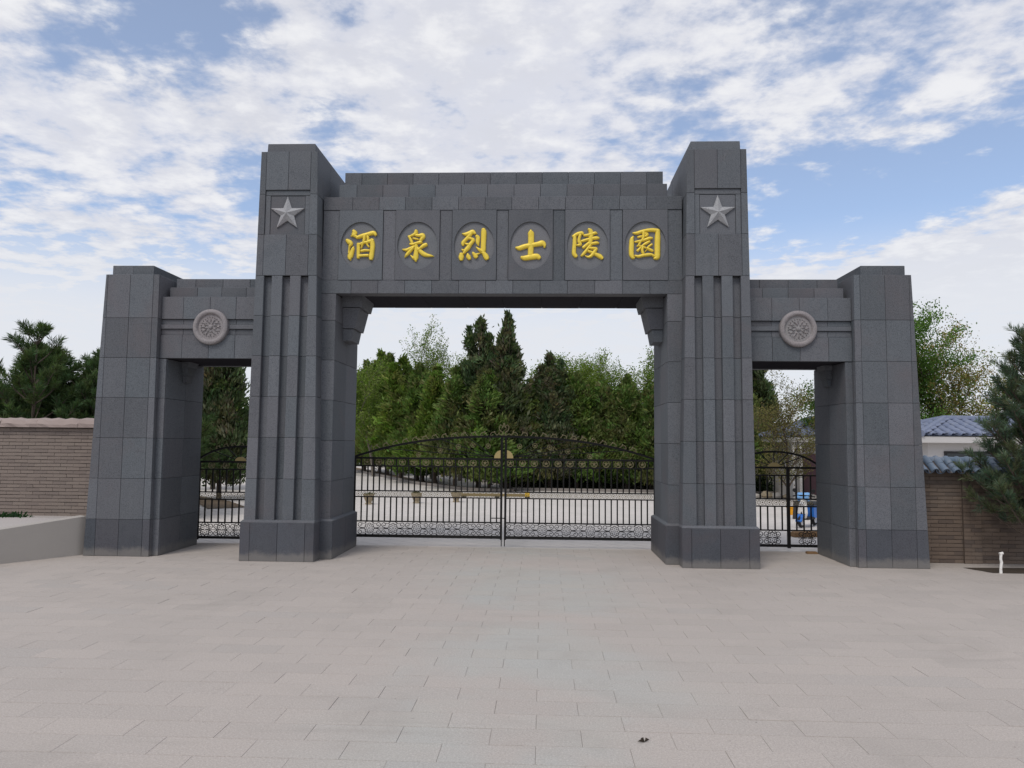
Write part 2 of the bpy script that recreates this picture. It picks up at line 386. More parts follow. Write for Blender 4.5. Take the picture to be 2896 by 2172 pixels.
PF = [(0, 1, 5, 4), (1, 2, 6, 5), (2, 3, 7, 6), (3, 0, 4, 7), (4, 5, 9, 8), (5, 6, 10, 9), (6, 7, 11, 10), (7, 4, 8, 11), (8, 9, 10, 11)]
pav_meshes = []
for k in range(8):
    m_ = MB(); m_.add(paver_verts(0, 0, TL, TW, 0, random.gauss(0, .0016), random.gauss(0, .003)), PF); pav_meshes.append(m_.mesh('paver', 'paving'))
near, far = [], MB()
row = 0; y = -6.97 - 13*TW
while y < PY1-.05:
    d = min(TW, PY1-y); xo = .65 + (0 if row % 2 else .5)*TL
    i0 = int((PX0-xo)/TL)-1; i1 = int((PX1-xo)/TL)
    for i in range(i0, i1):
        cx, cy = xo+(i+.5)*TL, y+d/2
        dist = math.hypot(cx-.68, cy+11.46)
        dep = (cx-.68)*math.sin(YAW)+(cy+11.46)*math.cos(YAW); lat = (cx-.68)*math.cos(YAW)-(cy+11.46)*math.sin(YAW)
        vis = dep > 4.2 and abs(lat) < dep*.70+.3 and d > .2
        near.append((dist if vis else 99, cx, cy, d))
    y += TW; row += 1
near.sort()
for k, (ds, cx, cy, d) in enumerate(near):
    if k < 300 and ds < 90: link('paver', random.choice(pav_meshes), court, (cx, cy, random.gauss(0, .0007)))
    else: far.add(paver_verts(cx, cy, TL, d, random.gauss(0, .0006), random.gauss(0, .0014), random.gauss(0, .0025)), PF)
tag(far.build('pavers', 'paving', court), kind='stuff')

mb = MB(); mb.add([(-40, PY1, -.004), (40, PY1, -.004), (40, 60, -.004), (-40, 60, -.004)], [(0, 1, 2, 3)])
tag(mb.build('plaza', 'inner_paving'), kind='structure')

# ================================================================== MEMORIAL GATEWAY
gate = thing('memorial_gateway', 'dark grey granite memorial gateway with three openings and gold lettering', 'gateway')
ROWS = [.60+.628*i for i in range(7)]      # .60 .. 4.368
def part(name, mb, m): return mb.build(name, m, gate)

def main_pier(s):
    xi = lambda z: s*(2.755+(z-.6)*.0217); xo = lambda z: s*(3.845-(z-.6)*.0113); yf = lambda z: .17+(z-.6)*.005
    YB = 2.22
    core = MB(); k = .034
    def fr(z, d): return (xi(z)+s*d, xo(z)-s*d, yf(z)+d, YB-d)
    core.frus(fr(.5, k+.066), fr(4.37, k+.066), .5, 4.37); core.frus(fr(4.37, k), fr(6.35, k), 4.37, 6.35)
    p = core.build('main_pier', 'joint', gate)
    tag(p, 'right tall main pier with star and fluted shaft' if s > 0 else 'left tall main pier with star and fluted shaft')
    F = (0, -1, 0)
    def front(x0, x1, z0, z1, rec=0., name='slab', m='granite', **kw):
        a, c = L(x0), L(x1)
        return slab(name, [(a(z0), yf(z0)+rec, z0), (c(z0), yf(z0)+rec, z0), (c(z1), yf(z1)+rec, z1), (a(z1), yf(z1)+rec, z1)], F, p, m, **kw)
    G = [(3.665, 3.545), (3.375, 3.258), (3.087, 2.970)]
    cols = [(xo, s*3.665), (s*3.545, s*3.375), (s*3.258, s*3.087), (s*2.970, xi)]
    for z0, z1 in zip(ROWS[:-1], ROWS[1:]):
        for a, c in cols: front(a, c, z0, z1, depth=.10)
        for a, c in G: front(s*(a+.01), s*(c-.01), z0, z1, rec=.085, depth=.02)
    R2 = [4.368, 5.02, 5.662, 6.35]
    for z0, z1 in zip(R2[:-1], R2[1:]):
        front(xo, s*3.69, z0, z1); front(s*2.984, xi, z0, z1)
    front(s*3.69, s*3.335, 4.368, 5.02); front(s*3.335, s*2.984, 4.368, 5.02)
    front(s*3.69, s*3.335, 5.73, 6.35); front(s*3.335, s*2.984, 5.73, 6.35)
    # recessed frame and star panel
    front(s*3.69, s*2.984, 5.645, 5.73, rec=.022, depth=.012); front(s*3.69, s*3.609, 5.02, 5.645, rec=.022, depth=.012); front(s*3.062, s*2.984, 5.02, 5.645, rec=.022, depth=.012)
    front(s*3.609, s*3.062, 5.02, 5.645, rec=.033, depth=.004, jit=0)
    zc, xc, R, y0 = 5.352, s*3.335, .275, yf(5.35)+.034
    st = MB(); ring = []
    for j in range(10):
        a = math.pi/2+j*math.pi/5; r = R if j % 2 == 0 else R*.40; ring.append((xc+r*math.cos(a), zc+r*math.sin(a)))
    vs_ = [(x, y0, z) for x, z in ring]+[(x, y0-.028, z) for x, z in ring]+[(xc, y0-.085, zc)]
    fs_ = [(j, (j+1) % 10, 10+(j+1) % 10, 10+j) for j in range(10)]+[(10+j, 10+(j+1) % 10, 20) for j in range(10)]
    st.add(vs_, fs_); st.build('star', 'granite_star', p)
    # side faces
    for sx, out in ((xi, -s), (xo, s)):
        zr = ROWS+[5.02, 5.662, 6.35]
        for z0, z1 in zip(zr[:-1], zr[1:]):
            ys = [None, .95, 1.55, YB-.04]
            for y0_, y1_ in zip(ys[:-1], ys[1:]):
                ya = (lambda z: yf(z)+.037) if y0_ is None else L(y0_)
                slab('slab', [(sx(z0), ya(z0), z0), (sx(z0), y1_, z0), (sx(z1), y1_, z1), (sx(z1), ya(z1), z1)], (out, 0, 0), p)
    for z0, z1 in zip((ROWS+[5.02, 5.662, 6.35])[:-1], (ROWS+[5.02, 5.662, 6.35])[1:]):
        for a, c in ((xo, s*3.31), (s*3.31, xi)):
            a, c = L(a), L(c); slab('slab', [(a(z0), YB, z0), (c(z0), YB, z0), (c(z1), YB, z1), (a(z1), YB, z1)], (0, 1, 0), p, depth=.03)
    # cap block
    cp = MB(); cp.frus((s*2.935, s*3.70, .25, 2.15), (s*2.94, s*3.695, .255, 2.145), 6.345, 6.49); cp.frus((s*2.94, s*3.695, .255, 2.145), (s*2.946, s*3.689, .261, 2.139), 6.49, 6.497)
    cp.build('cap', 'granite', p)
    cp = MB(); cp.box(s*2.90, s*3.76, .215, 2.19, 6.335, 6.352); cp.build('cap_bed', 'granite', p)
    # base course with ledge
    bc = MB(); bc.box(s*2.775, s*3.84, .14, 2.25, 0, .56); bc.build('base_core', 'joint', p)
    xs = [3.872, 3.72, 3.30, 2.88, 2.74]
    for a, c in zip(xs[:-1], xs[1:]): slab('base_slab', [(s*a, .105, 0), (s*c, .105, 0), (s*c, .105, .575), (s*a, .105, .575)], F, p, 'granite_base')
    for sx, out in ((2.74, -s), (3.872, s)):
        for y0_, y1_ in ((.142, .95), (.95, 1.6), (1.6, 2.28)): slab('base_slab', [(s*sx, y0_, 0), (s*sx, y1_, 0), (s*sx, y1_, .575), (s*sx, y0_, .575)], (out, 0, 0), p, 'granite_base')
    lg = MB(); lg.frus((s*2.741, s*3.871, .106, 2.28), (s*2.741, s*3.871, .106, 2.28), .575, .585); lg.frus((s*2.741, s*3.871, .106, 2.28), (s*2.752, s*3.848, .165, 2.23), .585, .612); lg.build('ledge', 'granite', p)
for s in (-1, 1): main_pier(s)

def jamb(s):
    """the set-back leg between main shaft and central opening, with corbel"""
    X0, X1, Y0, Y1 = 2.60, 2.86, .46, 1.94
    core = MB(); core.box(s*(X0+.034), s*X1, Y0+.034, Y1-.034, .02, 4.14); p = core.build('jamb', 'joint', gate)
    zr = [.60, 1.19, 1.82, 2.45, 3.08, 3.71, 4.14]
    for z0, z1 in zip(zr[:-1], zr[1:]):
        slab('slab', [(s*X0, Y0, z0), (s*X1, Y0, z0), (s*X1, Y0, z1), (s*X0, Y0, z1)], (0, -1, 0), p)
        for y0, y1 in ((Y0+.037, 1.2), (1.2, Y1)):
            slab('slab', [(s*X0, y0, z0), (s*X0, y1, z0), (s*X0, y1, z1), (s*X0, y0, z1)], (-s, 0, 0), p)
        slab('slab', [(s*(X0+.036), Y1, z0), (s*X1, Y1, z0), (s*X1, Y1, z1), (s*(X0+.036), Y1, z1)], (0, 1, 0), p, depth=.03)
    a = .055
    bc = MB(); bc.box(s*(X0-a+.034), s*2.80, Y0-a+.034, Y1+a-.01, 0, .56); bc.build('base_core', 'joint', p)
    slab('base_slab', [(s*(X0-a), Y0-a, 0), (s*2.80, Y0-a, 0), (s*2.80, Y0-a, .575), (s*(X0-a), Y0-a, .575)], (0, -1, 0), p, 'granite_base')
    for y0, y1 in ((Y0-a+.037, 1.2), (1.2, Y1+a)): slab('base_slab', [(s*(X0-a), y0, 0), (s*(X0-a), y1, 0), (s*(X0-a), y1, .575), (s*(X0-a), y0, .575)], (-s, 0, 0), p, 'granite_base')
    lg = MB(); lg.frus((s*(X0-a+.001), s*2.79, Y0-a+.001, Y1+a), (s*(X0-a+.001), s*2.79, Y0-a+.001, Y1+a), .575, .585); lg.frus((s*(X0-a+.001), s*2.79, Y0-a+.001, Y1+a), (s*(X0-.004), s*2.79, Y0-.004, Y1+.004), .585, .612); lg.build('ledge', 'granite', p)
    for nm, (za, zb, xa, xb, w0, w1) in (('corbel_block', (3.995, 4.176, 2.285, 2.245, .84, .82)), ('corbel_block', (3.652, 3.985, 2.395, 2.322, .90, .875)), ('corbel_block', (3.455, 3.642, 2.460, 2.428, .945, .925))):
        q = MB(); q.frus((s*2.598, s*xa, w0, 2.4-w0), (s*2.598, s*xb, w1, 2.4-w1), za, zb); q.build(nm, 'granite', p)
for s in (-1, 1): jamb(s)

def lintel():
    core = MB(); core.box(-2.80, 2.80, .50, 1.90, 4.18, 5.69); core.box(-2.59, 2.59, .64, 1.76, 5.69, 5.93); core.box(-2.56, 2.56, .85, 1.55, 5.93, 6.2)
    p = core.build('lintel', 'joint', gate); tag(p, 'long central lintel carrying six gold characters')
    F = (0, -1, 0)
    def fr(x0, x1, z0, z1, y=.46, **k): return slab(k.pop('name', 'slab'), [(x0, y, z0), (x1, y, z0), (x1, y, z1), (x0, y, z1)], F, p, **k)
    def course(xs, z0, z1, y, **k):
        for a, c in zip(xs[:-1], xs[1:]): fr(a, c, z0, z1, y, **k)
    course([-2.84, -2.365]+[-2.365+.427*i for i in range(1, 12)]+[2.84], 4.14, 4.355, .46)
    course([-2.84, -2.372]+[-2.372+.4235*i for i in range(1, 12)]+[2.84], 5.483, 5.70, .46)
    course([-2.633, -2.345]+[-2.345+.4235*i for i in range(1, 12)]+[2.633], 5.70, 5.947, .60)
    course([-2.60, -2.32]+[-2.32+.4235*i for i in range(1, 12)]+[2.60], 5.947, 6.222, .81)
    # stepped tops and ends
    for (x, y0, y1, z) in ((2.84, .497, .66, 5.70), (2.633, .637, .86, 5.947), (2.60, .847, 1.55, 6.222)):
        t = MB(); t.box(-x+.003, x-.003, y0, y1, z-.03, z-.002); t.build('top_slab', 'granite', p)
    t = MB(); t.box(-2.84, 2.84, 1.7, 1.94, 4.2, 5.70); t.box(-2.633, 2.633, 1.5, 1.80, 5.70, 5.947); t.box(-2.60, 2.60, 1.4, 1.59, 5.947, 6.222); t.build('back_facing', 'granite', p)
    for sx in (-1, 1):
        for (x, y0, y1, z0, z1) in ((2.633, .637, 1.7, 5.702, 5.945), (2.60, .847, 1.5, 5.949, 6.22)):
            slab('slab', [(sx*x, y0, z0), (sx*x, y1, z0), (sx*x, y1, z1), (sx*x, y0, z1)], (sx, 0, 0), p)
    # soffit: front border lower, inner boards set up
    t = MB(); t.box(-2.60, 2.60, .497, .70, 4.142, 4.18); t.build('soffit_border', 'granite', p)
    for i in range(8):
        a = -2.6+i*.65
        slab('soffit_slab', [(a, .70, 4.172), (a+.65, .70, 4.172), (a+.65, 1.94, 4.172), (a, 1.94, 4.172)], (0, 0, -1), p, 'granite_soffit_shade', depth=.01)
    # panels with oval recesses
    xcs = [-2.227, -1.320, -.420, .470, 1.362, 2.264]; hw = .352
    ed = [-2.84]
    for x in xcs: ed += [x-hw, x+hw]
    ed.append(2.84)
    for i in range(0, len(ed), 2): fr(ed[i], ed[i+1], 4.355, 5.483, .472, depth=.02)
    for x in xcs:
        z0, z1, zc, ra, rb, n = 4.358, 5.481, 4.91, .322, .382, 48
        y = .452; q = MB(); x0, x1 = x-hw+.003, x+hw-.003
        per = []
        for j in range(n):
            t_ = 2*math.pi*j/n; cx_, sz_ = math.cos(t_), math.sin(t_)
            k = min((hw-.003)/abs(cx_) if abs(cx_) > 1e-6 else 9, ((z1-zc) if sz_ > 0 else (zc-z0))/abs(sz_) if abs(sz_) > 1e-6 else 9)
            per.append((x+cx_*k, zc+sz_*k))
        # snap four nearest to the corners
        for cxn, czn in ((x0, z0), (x1, z0), (x1, z1), (x0, z1)):
            j = min(range(n), key=lambda j: (per[j][0]-cxn)**2+(per[j][1]-czn)**2); per[j] = (cxn, czn)
        el = [(x+ra*math.cos(2*math.pi*j/n), zc+rb*math.sin(2*math.pi*j/n)) for j in range(n)]
        vs_ = [(a, y, c) for a, c in per]+[(a, y, c) for a, c in el]+[(a, y+.03, c) for a, c in el]+[(a, y+.04, c) for a, c in per]
        fs_ = []
        for j in range(n):
            k = (j+1) % n; fs_ += [(j, k, n+k, n+j), (n+j, n+k, 2*n+k, 2*n+j), (3*n+j, 3*n+k, k, j)]
        q.add(vs_, fs_); pn = q.build('character_panel', 'granite', p)
        d = MB(); d.add([(a, y+.028, c) for a, c in el]+[(x, y+.028, zc)], [(j, (j+1) % n, n) for j in range(n)]); d.build('oval_disc', 'granite_disc', p)
    # gold characters, brush strokes as swept ridges (traced centre lines with half-widths)
    K = (11.457+.44)/FPX/13.825
    CH = [
     (-2.229, [[(530,300,60),(560,350,95),(560,430,100),(600,500,60),(700,550,55)],[(540,450,70),(440,500,25)],[(680,560,55),(850,500,75),(1100,430,75),(1330,370,80),(1420,440,60)],
       [(290,690,70),(360,750,95),(430,820,80),(400,900,45)],[(380,900,40),(360,1050,28),(360,1200,38)],[(545,930,15),(520,1020,60),(470,1180,80),(420,1300,105),(400,1400,80),(430,1480,22)],
       [(730,840,60),(740,1000,66),(740,1200,64),(740,1370,60)],[(760,850,48),(900,790,50),(1100,740,55),(1280,690,80)],[(1280,690,80),(1310,900,88),(1290,1150,85),(1270,1300,92),(1260,1400,82)],
       [(970,540,62),(955,700,52),(890,880,36),(855,990,22)],[(1110,540,56),(1120,680,48),(1085,830,38),(1150,930,34)],[(870,1110,46),(1000,1085,44),(1180,1090,38)],[(740,1310,50),(900,1300,50),(1120,1290,52)]]),
     (-1.325, [[(770,310,65),(760,380,76),(700,430,55),(560,500,42),(480,520,40)],[(500,540,46),(560,650,54),(610,770,56),(640,830,45)],[(780,470,46),(900,480,60),(1030,470,82),(1070,540,72),(980,650,64),(950,760,56)],
       [(660,595,30),(760,615,36),(860,640,30)],[(540,830,35),(640,845,46),(800,790,48),(960,760,58),(1010,780,30)],[(770,830,55),(790,950,68),(790,1100,75),(780,1300,95),(770,1420,90),(780,1520,35)],
       [(680,1400,50),(570,1290,20)],[(250,1050,25),(400,1070,55),(560,1000,58),(700,940,52)],[(650,1000,55),(540,1120,60),(420,1260,58),(340,1360,20)],[(1170,860,70),(1080,900,72),(980,980,55),(880,1060,50)],
       [(860,1020,60),(950,1120,75),(1100,1240,85),(1250,1290,65),(1400,1310,40),(1500,1330,10)]]),
     (-.426, [[(370,410,25),(500,430,66),(650,390,82),(780,340,90),(860,390,50)],[(680,440,76),(610,540,70),(500,650,62),(390,780,66),(390,860,50)],
       [(560,600,40),(700,610,46),(800,660,66),(760,750,66),(680,850,72),(600,980,82),(500,1090,74),(430,1200,45),(390,1240,15)],[(480,810,30),(600,850,50)],[(340,1040,15),(410,1090,48)],
       [(950,520,62),(990,580,76),(980,750,72),(1010,880,30)],[(1210,270,80),(1220,340,98),(1220,600,95),(1210,850,93),(1210,1050,93),(1200,1150,80)],[(1180,1120,70),(1050,1060,55),(920,950,15)],
       [(330,1270,80),(330,1360,102),(330,1430,80)],[(590,1240,35),(610,1330,85),(650,1410,72)],[(800,1190,40),(860,1260,70),(910,1330,85)],[(930,1270,50),(1100,1190,14)],[(1240,1220,75),(1300,1300,98),(1340,1380,98)]]),
     (.467, [[(840,280,35),(845,370,108),(855,500,108),(855,800,108),(845,1000,103),(840,1280,103)],[(270,980,40),(390,1000,85),(600,930,88),(850,880,85),(1100,840,85),(1300,800,108),(1390,880,65),(1390,960,35)],
       [(500,1380,60),(600,1400,90),(850,1360,103),(1080,1330,103),(1160,1370,85)]]),
     (1.354, [[(290,520,52),(450,430,66),(620,390,66),(660,420,48)],[(340,550,66),(340,800,72),(320,1050,74),(320,1220,78),(380,1310,75)],[(560,480,55),(520,620,54),(520,740,60),(580,850,56),(500,880,46),(420,880,24)],
       [(900,240,40),(960,290,76),(1000,400,82),(980,600,84),(960,800,72)],[(720,490,38),(850,480,54),(1000,440,54),(1160,390,56),(1220,410,30)],[(630,720,46),(800,670,54),(1000,620,54),(1200,590,66),(1290,600,40)],
       [(900,800,55),(780,900,55),(690,970,52)],[(1000,830,46),(1200,790,56),(1280,800,38)],[(960,900,54),(880,1000,54),(780,1130,56),(680,1250,54),(620,1310,40)],
       [(930,1000,44),(1100,1010,52),(1200,1030,56),(1140,1130,64),(1060,1250,64),(980,1330,56),(870,1360,40),(770,1310,20)],[(900,1130,46),(1050,1180,54),(1200,1260,70),(1340,1330,84),(1410,1390,70)]]),
     (2.237, [[(420,550,35),(370,640,70),(360,850,88),(350,1100,88),(360,1280,85),(420,1390,60),(480,1370,25)],[(420,390,25),(560,400,58),(750,340,62),(950,290,62),(1200,270,68),(1380,300,75)],
       [(1400,320,80),(1390,600,103),(1380,900,103),(1380,1200,103),(1360,1370,100),(1260,1420,40)],[(500,1300,30),(620,1340,52),(800,1300,56),(1000,1270,60),(1150,1270,50),(1260,1340,40)],
       [(830,380,56),(830,550,50),(780,680,45)],[(900,410,40),(980,450,62),(920,520,46)],[(620,560,36),(720,540,44),(850,520,36)],[(510,750,35),(640,730,48),(850,680,52),(1050,610,60),(1160,600,40)],
       [(700,770,44),(640,880,40),(580,930,28)],[(640,900,30),(760,950,40),(900,990,40)],[(1060,740,42),(930,810,52),(820,880,42),(700,1000,42),(600,1100,48)],[(1150,860,42),(1020,950,36),(960,1060,20),(890,1140,15)],
       [(980,1010,44),(1100,1070,50),(1180,1110,44)],[(790,1000,48),(780,1120,52),(830,1240,46)]])]
    YS = .481
    for xc, strokes in CH:
        q = MB()
        for si, st in enumerate(strokes):
            pts = [(xc+(a-829.5)*K, 4.936-(c-829.5)*K, r*K*1.13) for a, c, r in st]
            # densify
            D = []
            for i in range(len(pts)-1):
                p0 = pts[max(i-1, 0)]; p1 = pts[i]; p2 = pts[i+1]; p3 = pts[min(i+2, len(pts)-1)]
                for t in (0, .25, .5, .75):
                    D.append(tuple(.5*((2*p1[k])+(-p0[k]+p2[k])*t+(2*p0[k]-5*p1[k]+4*p2[k]-p3[k])*t*t+(-p0[k]+3*p1[k]-3*p2[k]+p3[k])*t**3) for k in range(3)))
            D.append(pts[-1]); D = [(a, c, max(r, .003)) for a, c, r in D]
            def ext(pa, pb, sgn):
                dx_, dz_ = pa[0]-pb[0], pa[1]-pb[1]; l = math.hypot(dx_, dz_) or 1; r = pa[2]
                return [(pa[0]+dx_/l*r*k, pa[1]+dz_/l*r*k, r*math.sqrt(max(0, 1-k*k))+.0008) for k in (.5, .8, .95)]
            A = ext(D[0], D[1], 1)[::-1]; Z = ext(D[-1], D[-2], 1); E_ = A+D+Z
            n = 9; o = len(q.v); hmax = .036+.0012*(si % 5)
            for i, (a, c, r) in enumerate(E_):
                j0 = max(i-1, 0); j1 = min(i+1, len(E_)-1); tx, tz = E_[j1][0]-E_[j0][0], E_[j1][1]-E_[j0][1]; l = math.hypot(tx, tz) or 1; nx, nz = -tz/l, tx/l
                h = hmax*min(1, (r/.02)**.6)
                for j in range(n):
                    th = math.pi*j/(n-1); w = math.cos(th); hh = math.sin(th)**.6 if 0 < j < n-1 else 0
                    q.v.append((a+nx*r*w, YS-h*hh-(0.0), c+nz*r*w))
            for i in range(len(E_)-1):
                for j in range(n-1):
                    a0 = o+i*n+j; q.f.append((a0, a0+1, a0+n+1, a0+n))
        q.build('gold_character', 'gold_paint', p, smooth=True)
lintel()

def side_pier(s):
    xi = lambda z: s*(5.40+z*.006); xo = lambda z: s*(6.445-z*.0335); Y0 = .39; YB = 1.98
    core = MB(); k = .034
    core.frus((s*(5.40+k), s*(6.44-k), Y0+k, YB-k), (xi(4.43)+s*k, xo(4.43)-s*k, Y0+k, YB-k), 0, 4.43)
    p = core.build('side_pier', 'joint', gate); tag(p, 'outer low pier at the right end' if s > 0 else 'outer low pier at the left end')
    zr = [0, .565, 1.197, 1.83, 2.462, 3.095, 3.73, 4.43]
    for z0, z1 in zip(zr[:-1], zr[1:]):
        for a, c in ((xo, s*6.262), (s*6.262, s*5.895), (s*5.895, s*5.52), (s*5.52, xi)):
            a, c = L(a), L(c); slab('slab', [(a(z0), Y0, z0), (c(z0), Y0, z0), (c(z1), Y0, z1), (a(z1), Y0, z1)], (0, -1, 0), p, 'granite_base' if z0 == 0 else 'granite')
            slab('slab', [(a(z0), YB, z0), (c(z0), YB, z0), (c(z1), YB, z1), (a(z1), YB, z1)], (0, 1, 0), p, depth=.03)
        for sx, out in ((xi, -s), (xo, s)):
            for y0, y1 in ((Y0+.037, .9), (.9, 1.45), (1.45, YB-.035)):
                slab('slab', [(sx(z0), y0, z0), (sx(z0), y1, z0), (sx(z1), y1, z1), (sx(z1), y0, z1)], (out, 0, 0), p)
    cp = MB(); cp.box(xi(4.43)+s*.02, xo(4.43)-s*.02, Y0+.02, YB-.02, 4.42, 4.432); cp.build('cap_bed', 'granite', p)
    for a, c in ((5.58, 5.912), (5.915, 6.25)):
        cp = MB(); cp.frus((s*a, s*c, .50, 1.9), (s*a, s*c, .50, 1.9), 4.428, 4.59); cp.frus((s*a, s*c, .50, 1.9), (s*(a+.005), s*(c-.005), .506, 1.894), 4.59, 4.597); cp.build('cap', 'granite', p)
    # door jamb beside the opening
    j = MB(); j.box(s*5.345, s*5.42, .534, 1.85, 0, 3.09); pj = j.build('door_jamb', 'joint', gate)
    for z0, z1 in zip(zr[:5], zr[1:6]):
        slab('slab', [(s*5.31, .50, z0), (s*5.42, .50, z0), (s*5.42, .50, z1), (s*5.31, .50, z1)], (0, -1, 0), pj)
        for y0, y1 in ((.537, 1.2), (1.2, 1.87)): slab('slab', [(s*5.31, y0, z0), (s*5.31, y1, z0), (s*5.31, y1, z1), (s*5.31, y0, z1)], (-s, 0, 0), pj)
    for xin, dr in ((5.312, -1), (3.80, 1)):
        for za, zb, w, a, c in ((3.02, 3.098, .13, 1.03, 1.37), (2.88, 3.018, .10, 1.06, 1.34), (2.76, 2.878, .075, 1.09, 1.31)):
            q = MB(); q.frus((s*xin, s*(xin+dr*(w-.02)), a, c), (s*xin, s*(xin+dr*w), a, c), za, zb); q.build('corbel_block', 'granite', pj)
for s in (-1, 1): side_pier(s)

def side_lintel(s):
    X0, X1 = 3.76, 5.42
    core = MB(); core.box(s*X0, s*X1, .55, 1.83, 3.14, 4.08); core.box(s*X0, s*5.31, .64, 1.75, 4.08, 4.25); core.box(s*X0, s*5.28, .79, 1.6, 4.25, 4.42)
    p = core.build('side_lintel', 'joint', gate)
    tag(p, 'low lintel with round medallion over the right side doorway' if s > 0 else 'low lintel with round medallion over the left side doorway')
    F = (0, -1, 0); xs = [X0, 4.212, 4.632, 5.065, X1]
    def course(z0, z1, y, xs, **k):
        for a, c in zip(xs[:-1], xs[1:]): slab('slab', [(s*a, y, z0), (s*c, y, z0), (s*c, y, z1), (s*a, y, z1)], F, p, **k)
    course(3.728, 4.09, .49, xs, depth=.05); course(3.645, 3.728, .522, xs, depth=.02); course(3.571, 3.645, .492, [X0, X1], depth=.05); course(3.475, 3.571, .518, xs, depth=.02); course(3.10, 3.475, .49, xs, depth=.05)
    course(4.09, 4.262, .60, [X0, 4.1, 4.5, 4.9, 5.35]); course(4.262, 4.435, .75, [X0, 4.1, 4.55, 5.0, 5.32])
    t = MB(); t.box(s*X0, s*5.417, .527, .66, 4.06, 4.088); t.box(s*X0, s*5.347, .637, .8, 4.235, 4.26); t.box(s*X0, s*5.317, .787, 1.6, 4.405, 4.433); t.build('top_slab', 'granite', p)
    t = MB(); t.box(s*X0, s*X1, 1.7, 1.87, 3.10, 4.09); t.box(s*X0, s*5.35, 1.6, 1.78, 4.09, 4.262); t.box(s*X0, s*5.32, 1.5, 1.63, 4.262, 4.435); t.build('back_facing', 'granite', p)
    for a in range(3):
        x0 = X0+a*(X1-X0)/3; slab('soffit_slab', [(s*x0, .537, 3.102), (s*(x0+(X1-X0)/3), .537, 3.102), (s*(x0+(X1-X0)/3), 1.7, 3.102), (s*x0, 1.7, 3.102)], (0, 0, -1), p, 'granite_soffit_shade')
    slab('slab', [(s*5.35, .637, 4.092), (s*5.35, 1.6, 4.092), (s*5.35, 1.6, 4.26), (s*5.35, .637, 4.26)], (s, 0, 0), p); slab('slab', [(s*5.32, .787, 4.264), (s*5.32, 1.5, 4.264), (s*5.32, 1.5, 4.433), (s*5.32, .787, 4.433)], (s, 0, 0), p)
    # medallion: bound ring and flower relief
    xc, zc, y = s*4.60, 3.60, .50
    md = MB(); md.lathe([(.0, .036), (.203, .036), (.203, .03)], 40, (xc, y, zc), 'Y'); m = md.build('medallion', 'granite_medallion', p)
    prof = [(.202, .0), (.202, .046), (.208, .054), (.216, .064), (.230, .071), (.246, .073), (.262, .070), (.276, .060), (.284, .044), (.285, -.02)]
    n = 96; q = MB(); o = 0
    for j in range(n):
        t_ = 2*math.pi*j/n; k8 = abs(((t_/(math.pi/2)+.5) % 1)-.5)*math.pi/2
        for (r, h) in prof:
            hh = h+(.006*math.sin(r*420) if k8 < .30 and .21 < r < .28 else 0)
            q.v.append((xc+r*math.cos(t_), y-hh, zc+r*math.sin(t_)))
    kq = len(prof)
    for j in range(n):
        for i in range(kq-1): q.f.append((j*kq+i, j*kq+i+1, ((j+1) % n)*kq+i+1, ((j+1) % n)*kq+i))
    q.build('medallion_ring', 'granite_medallion', m)
    q = MB()
    for rad, cnt, w, ln, off in ((.112, 12, .018, .032, 0), (.066, 8, .018, .028, .3), (.150, 24, .009, .013, .1), (.088, 14, .008, .016, .2)):
        for j in range(cnt):
            t_ = 2*math.pi*j/cnt+off; ux, uz = math.cos(t_), math.sin(t_); vx, vz = -uz, ux; o = len(q.v)
            for (a, c, h) in ((-ln, 0, .034), (0, -w, .036), (0, w, .036), (ln*.9, -w*.7, .036), (ln*.9, w*.7, .036), (ln*.2, 0, .060), (ln*1.05, 0, .046)):
                q.v.append((xc+ux*(rad+a)*1.0+vx*c, y-h, zc+uz*(rad+a)+vz*c))
            q.f += [(o, o+1, o+5), (o, o+5, o+2), (o+1, o+3, o+5), (o+2, o+5, o+4), (o+3, o+6, o+5), (o+4, o+5, o+6)]
    q.lathe([(0, .066), (.02, .064), (.034, .052), (.04, .034)], 14, (xc, y, zc), 'Y'); q.build('flower_relief', 'granite_medallion', m)
for s in (-1, 1): side_lintel(s)

# ================================================================== IRON GATES
YG = 2.08
def arc(c, r, a0, a1, n): return [(c[0]+r*math.cos(a0+(a1-a0)*i/n), c[1]+r*math.sin(a0+(a1-a0)*i/n)) for i in range(n+1)]
def spiral(c, r0, r1, a0, a1, n=12): return [(c[0]+(r0+(r1-r0)*i/n)*math.cos(a0+(a1-a0)*i/n), c[1]+(r0+(r1-r0)*i/n)*math.sin(a0+(a1-a0)*i/n)) for i in range(n+1)]
def ribbon(mb, pts, w=.0075, d=.012):
    """square bar bent along 2D points in the XZ plane"""
    P = [Vector((a, 0, c)) for a, c in pts]; k = len(P); o = len(mb.v)
    for i in range(k):
        t = (P[min(i+1, k-1)]-P[max(i-1, 0)]).normalized(); nn = Vector((-t.z, 0, t.x))*w/2
        for q in (P[i]+nn+Vector((0, -d/2, 0)), P[i]-nn+Vector((0, -d/2, 0)), P[i]-nn+Vector((0, d/2, 0)), P[i]+nn+Vector((0, d/2, 0))): mb.v.append(tuple(q))
    for i in range(k-1):
        for j in range(4): mb.f.append((o+i*4+j, o+i*4+(j+1) % 4, o+i*4+4+(j+1) % 4, o+i*4+4+j))
    mb.f.append((o, o+1, o+2, o+3)); mb.f.append((o+4*k-4, o+4*k-3, o+4*k-2, o+4*k-1))
